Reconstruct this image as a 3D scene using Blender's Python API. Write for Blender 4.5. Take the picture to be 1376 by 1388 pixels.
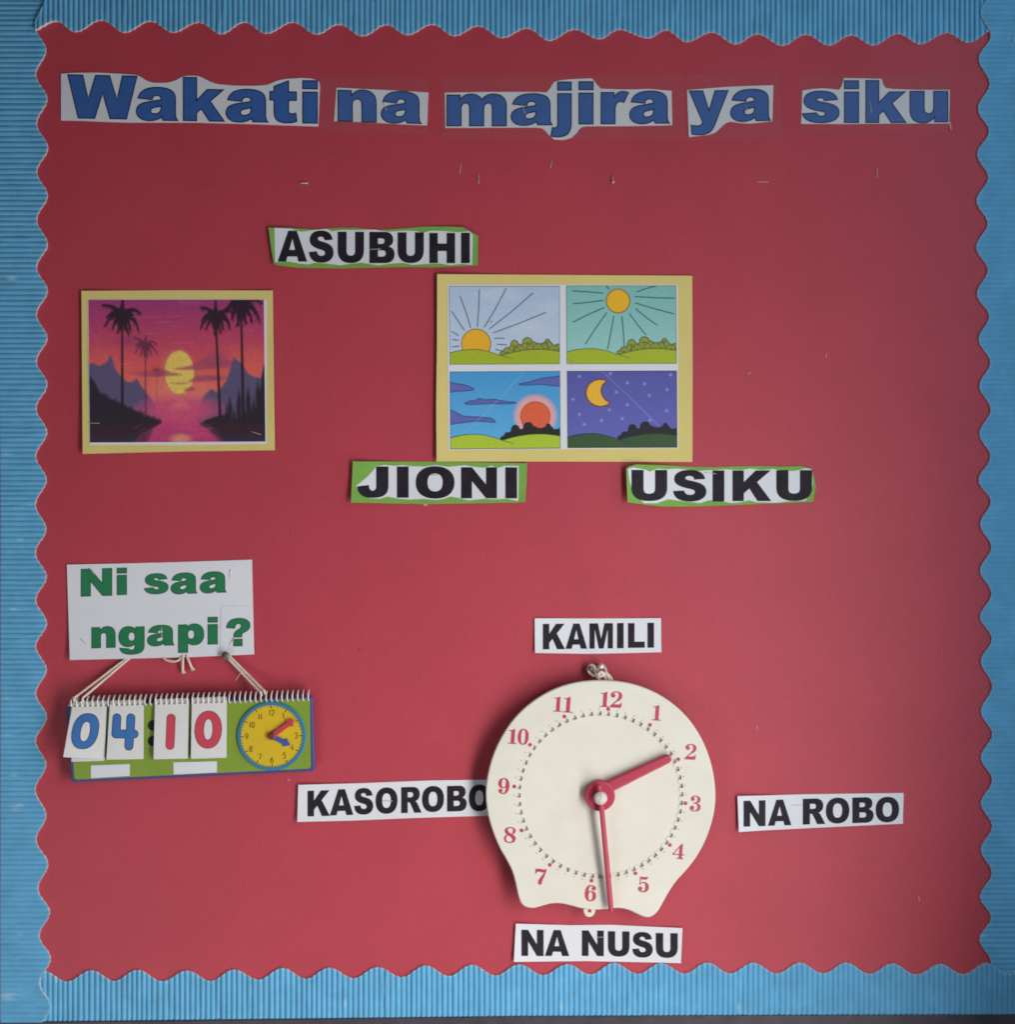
import bpy, math, random
import numpy as np
from mathutils import Vector
from mathutils.geometry import delaunay_2d_cdt

random.seed(7)
rng = np.random.RandomState(7)
scene = bpy.context.scene
COL = scene.collection
for o in list(bpy.data.objects):
    bpy.data.objects.remove(o)

# ------------------------------------------------------------------ camera
U = 0.00085            # metres per photo pixel on the board's face
DIST = 1.5             # camera to board
ZC = 1.45              # height of the picture centre above the floor
CX, CY = 688.0, 694.0
cam = bpy.data.cameras.new("camera")
cam.sensor_fit = 'HORIZONTAL'
cam.angle = 2 * math.atan(688 * U / DIST)
cam.clip_start = 0.01
cam.clip_end = 100
camo = bpy.data.objects.new("camera", cam)
camo.location = (0, -DIST, ZC)
camo.rotation_euler = (math.radians(90), 0, 0)
COL.objects.link(camo)
scene.camera = camo

# ------------------------------------------------------------------ light
world = bpy.data.worlds.new("World")
scene.world = world
world.use_nodes = True
bg = world.node_tree.nodes['Background']
bg.inputs['Color'].default_value = (0.80, 0.87, 1.0, 1)
bg.inputs['Strength'].default_value = 0.065


def area(name, loc, target, w, h, power, color):
    l = bpy.data.lights.new(name, 'AREA')
    l.shape = 'RECTANGLE'
    l.size = w
    l.size_y = h
    l.energy = power
    l.color = color
    o = bpy.data.objects.new(name, l)
    o.location = loc
    d = Vector(target) - Vector(loc)
    o.rotation_euler = d.to_track_quat('-Z', 'Y').to_euler()
    COL.objects.link(o)
    return o


# a window in the side wall, right of the board, its sill below the board
area("window_light", (0.555, -0.77, ZC - 0.63), (-0.6, -0.77, ZC - 0.63), 0.40, 1.50, 19.5, (1.0, 0.97, 0.94))
# added cool fill lamp, brightening and veiling the right side of the board
area("cool_fill_light", (0.75, -0.52, ZC + 0.22), (-0.6, -0.52, ZC + 0.22), 0.84, 1.45, 5.0, (0.72, 0.86, 1.0))
# added fill lamp, low on the left, lifting the board's lower left
area("low_fill_light", (-0.85, -1.15, ZC - 1.0), (-0.45, 0, ZC - 0.5), 0.8, 0.6, 4.6, (0.98, 0.98, 1.0))

vs = scene.view_settings
vs.view_transform = 'Standard'
vs.look = 'None'
vs.exposure = 0
vs.gamma = 1
vs.use_curve_mapping = False
scene.render.engine = 'CYCLES'
scene.cycles.transparent_max_bounces = 16
scene.cycles.filter_width = 1.8


# ------------------------------------------------------------------ helpers
def lin(c):
    c = np.asarray(c, dtype=float) / 255.0
    return np.where(c <= 0.04045, c / 12.92, ((c + 0.055) / 1.055) ** 2.4)


def alb(r, g, b, white=205, k=0.78):
    """albedo of a print that reads (r,g,b) where white paper reads `white`"""
    v = lin((r, g, b)) / lin((white, white, white)) * k
    return tuple(float(min(0.9, max(0.004, q))) for q in v)


def W(x, y, h=0.0, href=None):
    """photo pixel -> world point, h metres in front of the board face;
    href: height at which the pixel was read (straight extrusions)"""
    if href is None:
        href = h
    s = U * (DIST - href) / DIST
    return Vector(((x - CX) * s, -h, ZC - (y - CY) * s))


def setp(o, label=None, cat=None, group=None, kind=None):
    if label: o['label'] = label
    if cat: o['category'] = cat
    if group: o['group'] = group
    if kind: o['kind'] = kind
    return o


def thing(name, px, py, label, cat, group=None, h=0.0):
    e = bpy.data.objects.new(name, None)
    e.empty_display_size = 0.01
    e.location = W(px, py, h)
    COL.objects.link(e)
    return setp(e, label, cat, group)


def root_loc(parent):
    v = Vector((0, 0, 0))
    p = parent
    while p is not None:
        v += p.location
        p = p.parent
    return v


def mkobj(name, verts, faces, mats, parent=None, smooth=False, fmat=None):
    verts = [Vector(v) for v in verts]
    if parent is not None:
        off = root_loc(parent)
    else:
        off = sum(verts, Vector((0, 0, 0))) / len(verts)
    me = bpy.data.meshes.new(name)
    me.from_pydata([tuple(v - off) for v in verts], [], faces)
    if not isinstance(mats, (list, tuple)):
        mats = [mats]
    for m in mats:
        me.materials.append(m)
    if fmat is not None:
        me.polygons.foreach_set('material_index', fmat)
    if smooth:
        me.polygons.foreach_set('use_smooth', [True] * len(me.polygons))
    me.update()
    o = bpy.data.objects.new(name, me)
    COL.objects.link(o)
    if parent is None:
        o.location = off
    else:
        o.parent = parent
    return o


def area2(l):
    return sum(a[0] * b[1] - b[0] * a[1] for a, b in zip(l, l[1:] + l[:1]))


def dedupe(l, eps=1e-4):
    out = []
    for p in l:
        if not out or abs(p[0] - out[-1][0]) + abs(p[1] - out[-1][1]) > eps:
            out.append((float(p[0]), float(p[1])))
    if len(out) > 1 and abs(out[0][0] - out[-1][0]) + abs(out[0][1] - out[-1][1]) < eps:
        out.pop()
    return out


def inside(px, py, loops):
    c = np.zeros(px.shape, bool)
    for l in loops:
        n = len(l)
        for i in range(n):
            x1, y1 = l[i]
            x2, y2 = l[(i + 1) % n]
            if y1 == y2:
                continue
            cond = (y1 > py) != (y2 > py)
            xi = (x2 - x1) * (py - y1) / (y2 - y1) + x1
            c ^= cond & (px < xi)
    return c


def resample(l, step, closed=True):
    out = []
    n = len(l)
    for i in range(n if closed else n - 1):
        a, b = l[i], l[(i + 1) % n]
        d = math.hypot(b[0] - a[0], b[1] - a[1])
        k = max(1, int(math.ceil(d / step)))
        for j in range(k):
            t = j / k
            out.append((a[0] + (b[0] - a[0]) * t, a[1] + (b[1] - a[1]) * t))
    if not closed:
        out.append(l[-1])
    return out


def catmull(pts, per=6, closed=False):
    n = len(pts)
    out = []
    for i in range(n if closed else n - 1):
        p = [pts[(i + k) % n] if closed else pts[min(max(i + k, 0), n - 1)] for k in (-1, 0, 1, 2)]
        for j in range(per):
            t = j / per
            q = []
            for d in range(len(pts[0])):
                a, b, c, e = (float(v[d]) for v in p)
                q.append(0.5 * (2 * b + (c - a) * t + (2 * a - 5 * b + 4 * c - e) * t * t + (3 * b - a - 3 * c + e) * t ** 3))
            out.append(tuple(q))
    if not closed:
        out.append(tuple(float(v) for v in pts[-1]))
    return out


def triangulate(loops, step=None):
    """flat triangulation (holes by even-odd) with optional interior grid"""
    loops = [dedupe(list(l)) for l in loops]
    pts, edges = [], []
    for l in loops:
        b = len(pts)
        pts += l
        n = len(l)
        edges += [(b + i, b + (i + 1) % n) for i in range(n)]
    if step:
        xs = [p[0] for p in pts]
        ys = [p[1] for p in pts]
        gx, gy = np.meshgrid(np.arange(min(xs) + step * .5, max(xs), step), np.arange(min(ys) + step * .5, max(ys), step))
        gx, gy = gx.ravel(), gy.ravel()
        if gx.size:
            k = inside(gx, gy, loops)
            bp = np.array(pts)
            for x, y in zip(gx[k], gy[k]):
                if np.min((bp[:, 0] - x) ** 2 + (bp[:, 1] - y) ** 2) > (step * .4) ** 2:
                    pts.append((float(x), float(y)))
    r = delaunay_2d_cdt([Vector(p) for p in pts], edges, [], 0, 1e-6)
    v = [(p.x, p.y) for p in r[0]]
    f = [tuple(t) for t in r[2]]
    if not f:
        return v, []
    ctr = np.array([[sum(v[i][0] for i in t) / 3, sum(v[i][1] for i in t) / 3] for t in f])
    keep = inside(ctr[:, 0], ctr[:, 1], loops)
    f = [t for t, k in zip(f, keep) if k]
    # orient towards the camera: pixel y is down, so clockwise in pixel space is +area
    out = []
    for t in f:
        a = area2([v[i] for i in t])
        if abs(a) < 1e-7:
            continue
        out.append(t if a < 0 else (t[0], t[2], t[1]))
    return v, out


def ink(name, loops, hf, mat, parent, step=None, eps=0.00012):
    """a flat print lying on a surface"""
    if step:
        loops = [resample(dedupe(l), step) for l in loops]
    v, f = triangulate(loops, step)
    return mkobj(name, [W(x, y, hf(x, y) + eps) for x, y in v], f, mat, parent)


def sheet(name, loops, hf, mat, parent, thick=0.00028, step=14, edge_mat=None, smooth=True):
    """a cut sheet of paper or card following the height function hf (its back)"""
    loops = [resample(dedupe(l), step) for l in loops]
    v, f = triangulate(loops, step)
    V, F, M = [], [], []
    for x, y in v:
        V.append(W(x, y, hf(x, y) + thick))
    F += f
    M += [0] * len(f)
    nb = len(V)
    for x, y in v:
        h = hf(x, y)
        V.append(W(x, y, h, h + thick))
    F += [(nb + a, nb + c, nb + b) for a, b, c in f]
    M += [0] * len(f)
    for l in loops:
        b = len(V)
        n = len(l)
        for x, y in l:
            h = hf(x, y)
            V.append(W(x, y, h + thick))
            V.append(W(x, y, h, h + thick))
        sgn = area2(l) < 0
        if l is not loops[0]:
            sgn = sgn
        for i in range(n):
            j = (i + 1) % n
            q = (b + 2 * i, b + 2 * i + 1, b + 2 * j + 1, b + 2 * j)
            F.append(q if sgn else q[::-1])
            M.append(1 if edge_mat else 0)
    mats = [mat, edge_mat] if edge_mat else [mat]
    o = mkobj(name, V, F, mats, parent, smooth, M)
    if smooth:
        # exact surface normals, so that thin slivers at the cut edge do not show
        vn = []
        for x, y in v:
            e = 1.5
            gx = (hf(x + e, y) - hf(x - e, y)) / (2 * e * U)
            gz = -(hf(x, y + e) - hf(x, y - e)) / (2 * e * U)
            vn.append(Vector((-gx, -1, -gz)).normalized())
        me = o.data
        nf = len(f)
        ln = []
        for pi, p in enumerate(me.polygons):
            if pi < nf:
                ln += [vn[i] for i in p.vertices]
            elif pi < 2 * nf:
                ln += [-vn[i - nb] for i in p.vertices]
            else:
                n_ = p.normal.copy()
                ln += [n_] * len(p.vertices)
        me.normals_split_custom_set([tuple(q) for q in ln])
    return o


def offset_loop(l, d):
    """move a closed loop inwards by d (px)"""
    n = len(l)
    s = 1 if area2(l) > 0 else -1
    out = []
    for i in range(n):
        a, b, c = l[i - 1], l[i], l[(i + 1) % n]
        e1 = (b[0] - a[0], b[1] - a[1])
        e2 = (c[0] - b[0], c[1] - b[1])
        m1 = math.hypot(*e1) or 1
        m2 = math.hypot(*e2) or 1
        n1 = (-e1[1] / m1 * s, e1[0] / m1 * s)
        n2 = (-e2[1] / m2 * s, e2[0] / m2 * s)
        nx, ny = n1[0] + n2[0], n1[1] + n2[1]
        k = nx * nx + ny * ny
        k = 2 / k if k > 0.35 else 1.4
        out.append((b[0] + nx * k * d, b[1] + ny * k * d))
    return out


def slab(name, loops, hfront, hback, mat, parent, bevel=0.0, smooth=False):
    """a solid plate between two heights; bevel (px) rounds the outer front edge"""
    loops = [dedupe(list(l)) for l in loops]
    V, F = [], []
    outer = loops[0]
    front = [outer] + loops[1:]
    if bevel:
        front = [dedupe(offset_loop(outer, bevel))] + loops[1:]
    v, f = triangulate(front)
    V += [W(x, y, hfront) for x, y in v]
    F += f
    v2, f2 = triangulate(loops)
    b = len(V)
    V += [W(x, y, hback, hfront) for x, y in v2]
    F += [(b + t[0], b + t[2], b + t[1]) for t in f2]
    for k, l in enumerate(loops):
        n = len(l)
        rings = []
        if k == 0 and bevel:
            for q in range(4):
                a = q / 3 * math.pi / 2
                rings.append((offset_loop(l, bevel * (1 - math.sin(a))), hfront - bevel * U * (1 - math.cos(a))))
        else:
            rings.append((l, hfront))
        rings.append((l, hback))
        b = len(V)
        for rl, hh in rings:
            V += [W(x, y, hh, hfront) for x, y in rl]
        sgn = area2(l) < 0
        if k > 0:
            sgn = not (area2(l) > 0)
        for r in range(len(rings) - 1):
            for i in range(n):
                j = (i + 1) % n
                q = (b + r * n + i, b + (r + 1) * n + i, b + (r + 1) * n + j, b + r * n + j)
                F.append(q if sgn else q[::-1])
    o = mkobj(name, V, F, mat, parent)
    if smooth:
        o.data.polygons.foreach_set('use_smooth', [True] * len(o.data.polygons))
        o.data.set_sharp_from_angle(angle=math.radians(35))
    return o


def circle(cx, cy, r, n=32, ry=None, rot=0.0):
    ry = r if ry is None else ry
    out = []
    for i in range(n):
        a = 2 * math.pi * i / n
        x, y = r * math.cos(a), ry * math.sin(a)
        out.append((cx + x * math.cos(rot) - y * math.sin(rot), cy + x * math.sin(rot) + y * math.cos(rot)))
    return out


def capsule(p0, p1, w0, w1=None, n=8):
    """rounded bar from p0 to p1 (full widths)"""
    w1 = w0 if w1 is None else w1
    a = math.atan2(p1[1] - p0[1], p1[0] - p0[0])
    out = []
    for i in range(n + 1):
        t = a + math.pi / 2 + math.pi * i / n
        out.append((p0[0] + w0 / 2 * math.cos(t), p0[1] + w0 / 2 * math.sin(t)))
    for i in range(n + 1):
        t = a - math.pi / 2 + math.pi * i / n
        out.append((p1[0] + w1 / 2 * math.cos(t), p1[1] + w1 / 2 * math.sin(t)))
    return out


def stroke_loop(pts, w):
    """outline of an open polyline of constant width with flat ends"""
    L, R = [], []
    n = len(pts)
    for i, p in enumerate(pts):
        a = pts[max(0, i - 1)]
        b = pts[min(n - 1, i + 1)]
        dx, dy = b[0] - a[0], b[1] - a[1]
        m = math.hypot(dx, dy) or 1
        nx, ny = -dy / m * w / 2, dx / m * w / 2
        L.append((p[0] + nx, p[1] + ny))
        R.append((p[0] - nx, p[1] - ny))
    return L, R


def strokes_mesh(strokes, w, hf, eps):
    """many thin strokes as one print; each its own hair higher"""
    V, F = [], []
    for k, s in enumerate(strokes):
        L, R = stroke_loop(s, w)
        b = len(V)
        for l, r in zip(L, R):
            V.append(W(l[0], l[1], hf(*l) + eps + k * 2e-6))
            V.append(W(r[0], r[1], hf(*r) + eps + k * 2e-6))
        for i in range(len(s) - 1):
            F.append((b + 2 * i, b + 2 * i + 2, b + 2 * i + 3, b + 2 * i + 1))
    return V, F


def tube_geo(pts, r, seg=8, taper=None):
    """round tube along world points"""
    pts = [Vector(p) for p in pts]
    V, F = [], []
    n = len(pts)
    up = Vector((0.13, 0.31, 0.94))
    prev = None
    for i, p in enumerate(pts):
        d = (pts[min(i + 1, n - 1)] - pts[max(i - 1, 0)])
        d = d.normalized() if d.length > 1e-9 else Vector((1, 0, 0))
        if prev is None:
            a = d.cross(up)
            if a.length < 1e-3:
                a = d.cross(Vector((1, 0, 0)))
        else:
            a = prev - d * prev.dot(d)
        a.normalize()
        prev = a
        b = d.cross(a)
        rr = r if taper is None else r * taper(i / max(1, n - 1))
        for k in range(seg):
            t = 2 * math.pi * k / seg
            V.append(p + a * math.cos(t) * rr + b * math.sin(t) * rr)
    for i in range(n - 1):
        for k in range(seg):
            k2 = (k + 1) % seg
            F.append((i * seg + k, i * seg + k2, (i + 1) * seg + k2, (i + 1) * seg + k))
    F.append(tuple(range(seg))[::-1])
    F.append(tuple((n - 1) * seg + k for k in range(seg)))
    return V, F


def join(parts):
    V, F = [], []
    for v, f in parts:
        b = len(V)
        V += list(v)
        F += [tuple(i + b for i in t) for t in f]
    return V, F


def twisted(pts, r, pitch=0.0042, plies=3, seg=6, jitter=0.00008):
    """a twisted cotton cord along world points"""
    pts = [Vector(p) for p in pts]
    dense = []
    for a, b in zip(pts, pts[1:]):
        k = max(1, int((b - a).length / (pitch / 7)))
        dense += [a.lerp(b, j / k) for j in range(k)]
    dense.append(pts[-1])
    n = len(dense)
    parts = []
    for q in range(plies):
        path = []
        s = 0
        prev = None
        for i, p in enumerate(dense):
            d = dense[min(i + 1, n - 1)] - dense[max(i - 1, 0)]
            d.normalize()
            if prev is None:
                a = d.cross(Vector((0, 1, 0)))
                if a.length < 1e-3:
                    a = d.cross(Vector((1, 0, 0)))
            else:
                a = prev - d * prev.dot(d)
            a.normalize()
            prev = a
            b = d.cross(a)
            if i:
                s += (p - dense[i - 1]).length
            t = 2 * math.pi * (s / pitch + q / plies)
            path.append(p + (a * math.cos(t) + b * math.sin(t)) * r * 0.5 + Vector([random.uniform(-jitter, jitter) for _ in range(3)]))
        parts.append(tube_geo(path, r * 0.56, seg))
    return join(parts)


def smoothstep(a, b, x):
    t = min(1, max(0, (x - a) / (b - a)))
    return t * t * (3 - 2 * t)


# ------------------------------------------------------------------ materials
def mat(name, color, rough=0.7, spec=0.3, var=0.0, var_scale=60, bump=0.0, bump_scale=900, metal=0.0, coat=0.0, sss=0.0):
    m = bpy.data.materials.new(name)
    m.use_nodes = True
    nt = m.node_tree
    b = nt.nodes['Principled BSDF']
    b.inputs['Base Color'].default_value = (*color, 1)
    b.inputs['Roughness'].default_value = rough
    b.inputs['Specular IOR Level'].default_value = spec
    b.inputs['Metallic'].default_value = metal
    if coat:
        b.inputs['Coat Weight'].default_value = coat
        b.inputs['Coat Roughness'].default_value = 0.12
    tc = nt.nodes.new('ShaderNodeTexCoord')
    if var:
        n = nt.nodes.new('ShaderNodeTexNoise')
        n.inputs['Scale'].default_value = var_scale
        n.inputs['Detail'].default_value = 6
        n.inputs['Roughness'].default_value = 0.65
        nt.links.new(tc.outputs['Object'], n.inputs['Vector'])
        mr = nt.nodes.new('ShaderNodeMapRange')
        mr.inputs[1].default_value = 0.3
        mr.inputs[2].default_value = 0.7
        mr.inputs[3].default_value = 1 - var
        mr.inputs[4].default_value = 1 + var
        nt.links.new(n.outputs[0], mr.inputs[0])
        hs = nt.nodes.new('ShaderNodeHueSaturation')
        hs.inputs['Color'].default_value = (*color, 1)
        nt.links.new(mr.outputs[0], hs.inputs['Value'])
        nt.links.new(hs.outputs[0], b.inputs['Base Color'])
    if bump:
        n2 = nt.nodes.new('ShaderNodeTexNoise')
        n2.inputs['Scale'].default_value = bump_scale
        n2.inputs['Detail'].default_value = 4
        nt.links.new(tc.outputs['Object'], n2.inputs['Vector'])
        bp = nt.nodes.new('ShaderNodeBump')
        bp.inputs['Strength'].default_value = bump
        bp.inputs['Distance'].default_value = 0.0004
        nt.links.new(n2.outputs[0], bp.inputs['Height'])
        nt.links.new(bp.outputs[0], b.inputs['Normal'])
    return m


def attr_mat(name, rough=0.45, spec=0.4):
    m = bpy.data.materials.new(name)
    m.use_nodes = True
    nt = m.node_tree
    b = nt.nodes['Principled BSDF']
    b.inputs['Roughness'].default_value = rough
    b.inputs['Specular IOR Level'].default_value = spec
    a = nt.nodes.new('ShaderNodeAttribute')
    a.attribute_name = 'print'
    nt.links.new(a.outputs['Color'], b.inputs['Base Color'])
    return m


def board_mat():
    m = mat('red_board_paper', (0.475, 0.049, 0.073), 0.56, 0.42, 0.05, 9, 0.25, 1400)
    nt = m.node_tree
    b = nt.nodes['Principled BSDF']
    src = b.inputs['Base Color'].links[0].from_socket
    tc = [n for n in nt.nodes if n.type == 'TEX_COORD'][0]
    # fine weave grain
    n = nt.nodes.new('ShaderNodeTexNoise')
    n.inputs['Scale'].default_value = 420
    n.inputs['Detail'].default_value = 3
    nt.links.new(tc.outputs['Object'], n.inputs['Vector'])
    mr = nt.nodes.new('ShaderNodeMapRange')
    mr.inputs[1].default_value = 0.25
    mr.inputs[2].default_value = 0.75
    mr.inputs[3].default_value = 0.93
    mr.inputs[4].default_value = 1.07
    nt.links.new(n.outputs[0], mr.inputs[0])
    hs = nt.nodes.new('ShaderNodeHueSaturation')
    nt.links.new(src, hs.inputs['Color'])
    nt.links.new(mr.outputs[0], hs.inputs['Value'])
    # scattered old pin holes
    v = nt.nodes.new('ShaderNodeTexVoronoi')
    v.inputs['Scale'].default_value = 16
    nt.links.new(tc.outputs['Object'], v.inputs['Vector'])
    lt = nt.nodes.new('ShaderNodeMapRange')
    lt.inputs[1].default_value = 0.010
    lt.inputs[2].default_value = 0.022
    lt.inputs[3].default_value = 0.55
    lt.inputs[4].default_value = 0.0
    nt.links.new(v.outputs['Distance'], lt.inputs[0])
    mx = nt.nodes.new('ShaderNodeMix')
    mx.data_type = 'RGBA'
    nt.links.new(lt.outputs[0], mx.inputs[0])
    nt.links.new(hs.outputs[0], mx.inputs[6])
    mx.inputs[7].default_value = (0.16, 0.02, 0.03, 1)
    nt.links.new(mx.outputs[2], b.inputs['Base Color'])
    return m


def border_mat():
    m = mat('blue_corrugated_card', (0.125, 0.40, 0.64), 0.65, 0.25, 0.12, 34, 0.5, 700)
    nt = m.node_tree
    b = nt.nodes['Principled BSDF']
    src = b.inputs['Base Color'].links[0].from_socket
    a = nt.nodes.new('ShaderNodeAttribute')
    a.attribute_name = 'wear'
    mx = nt.nodes.new('ShaderNodeMix')
    mx.data_type = 'RGBA'
    nt.links.new(a.outputs['Fac'], mx.inputs[0])
    nt.links.new(src, mx.inputs[6])
    mx.inputs[7].default_value = (0.38, 0.58, 0.70, 1)
    nt.links.new(mx.outputs[2], b.inputs['Base Color'])
    return m


def film_mat():
    m = bpy.data.materials.new('clear_laminate')
    m.use_nodes = True
    nt = m.node_tree
    nt.nodes.remove(nt.nodes['Principled BSDF'])
    out = nt.nodes['Material Output']
    tr = nt.nodes.new('ShaderNodeBsdfTransparent')
    df = nt.nodes.new('ShaderNodeBsdfPrincipled')
    df.inputs['Base Color'].default_value = (0.32, 0.36, 0.32, 1)
    df.inputs['Roughness'].default_value = 0.3
    mx = nt.nodes.new('ShaderNodeMixShader')
    mx.inputs[0].default_value = 0.03
    nt.links.new(tr.outputs[0], mx.inputs[1])
    nt.links.new(df.outputs[0], mx.inputs[2])
    nt.links.new(mx.outputs[0], out.inputs['Surface'])
    return m


M_BOARD = board_mat()
M_BORDER = border_mat()
M_BEDGE = mat('torn_card_edge', (0.62, 0.66, 0.66), 0.9, 0.1, 0.2, 300)
M_WALL = mat('plaster_wall', (0.55, 0.52, 0.47), 0.85, 0.2, 0.06, 8, 0.3, 300)
M_RAIL = mat('dark_wood_rail', (0.055, 0.045, 0.06), 0.5, 0.4, 0.3, 40, 0.2, 300)
M_PAPER = mat('white_paper', (0.74, 0.75, 0.79), 0.6, 0.35, 0.02, 30, 0.12, 1500)
M_TITLEP = mat('white_title_paper', (0.68, 0.69, 0.72), 0.5, 0.4, 0.02, 30, 0.12, 1500)
M_PEDGE = mat('paper_cut_edge', (0.80, 0.78, 0.76), 0.8, 0.2)
M_GREENP = mat('green_sugar_paper', (0.20, 0.42, 0.075), 0.75, 0.25, 0.08, 50, 0.2, 1200)
M_YELLOWP = mat('yellow_mount_paper', (0.73, 0.60, 0.21), 0.75, 0.25, 0.04, 14, 0.2, 1200)
M_BLACK = mat('black_print', (0.022, 0.017, 0.024), 0.6, 0.16, 0.3, 40)
M_BLUE = mat('blue_print', (0.038, 0.115, 0.36), 0.5, 0.4, 0.08, 60)
M_NAVY = mat('navy_outline_print', (0.012, 0.016, 0.05), 0.45, 0.4)
M_GREEN = mat('green_print', (0.020, 0.20, 0.078), 0.5, 0.4, 0.08, 60)
M_DGREEN = mat('dark_green_outline_print', (0.02, 0.075, 0.06), 0.5, 0.4)
M_CREAM = mat('cream_plastic', (0.75, 0.715, 0.62), 0.42, 0.4, 0.045, 22, 0.04, 300)
M_CRED = mat('red_clock_plastic', (0.47, 0.045, 0.085), 0.35, 0.5, 0.05, 60)
M_CPRINT = mat('red_numeral_print', (0.50, 0.055, 0.10), 0.4, 0.45, 0.06, 90)
M_GREYDOT = mat('grey_minute_print', (0.30, 0.27, 0.22), 0.5, 0.4)
M_RIVET = mat('worn_white_cap', (0.62, 0.55, 0.50), 0.35, 0.5, 0.2, 260, 0.3, 500)
M_CORD = mat('cotton_cord', (0.72, 0.62, 0.52), 0.9, 0.1, 0.12, 300, 0.4, 2200)
M_STEEL = mat('staple_steel', (0.68, 0.64, 0.60), 0.4, 0.5, metal=0.25)
M_NAIL = mat('dull_nail_steel', (0.17, 0.14, 0.13), 0.5, 0.5, 0.4, 300, metal=0.35)
M_NAILB = mat('bright_nail_steel', (0.85, 0.84, 0.80), 0.35, 0.6, metal=0.6)
M_CALBLUE = mat('purple_blue_card', (0.055, 0.062, 0.22), 0.45, 0.45, 0.08, 80)
M_CALGREEN = mat('lime_green_card', (0.22, 0.33, 0.03), 0.4, 0.45, 0.06, 40)
M_CARD = mat('white_flip_card', (0.74, 0.73, 0.71), 0.4, 0.45, 0.02, 60)
M_COIL = mat('white_plastic_coil', (0.78, 0.74, 0.70), 0.3, 0.5)
M_DIGB = mat('blue_digit_print', (0.048, 0.17, 0.46), 0.4, 0.45, 0.05, 90)
M_DIGR = mat('red_digit_print', (0.60, 0.06, 0.095), 0.4, 0.45, 0.05, 90)
M_TEAL = mat('teal_ring_plastic', (0.035, 0.20, 0.33), 0.35, 0.5)
M_YELLOWC = mat('yellow_dial_print', (0.68, 0.46, 0.012), 0.4, 0.45, 0.04, 60)
M_BROWN = mat('brown_dial_print', (0.16, 0.075, 0.01), 0.5, 0.4)
M_HUB = mat('maroon_hub_plastic', (0.20, 0.03, 0.05), 0.3, 0.5)
M_PINK = mat('pinkish_red_hand', (0.55, 0.045, 0.075), 0.35, 0.5)
M_BHAND = mat('blue_hand_plastic', (0.04, 0.10, 0.38), 0.35, 0.5)
M_TAN = mat('tan_paper_scrap', (0.62, 0.44, 0.34), 0.85, 0.2)
M_PRINT = attr_mat('colour_print')
M_FILM = film_mat()
M_MAGENTAEDGE = mat('board_edge_paper', (0.30, 0.06, 0.10), 0.7, 0.3, 0.15, 40)

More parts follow.
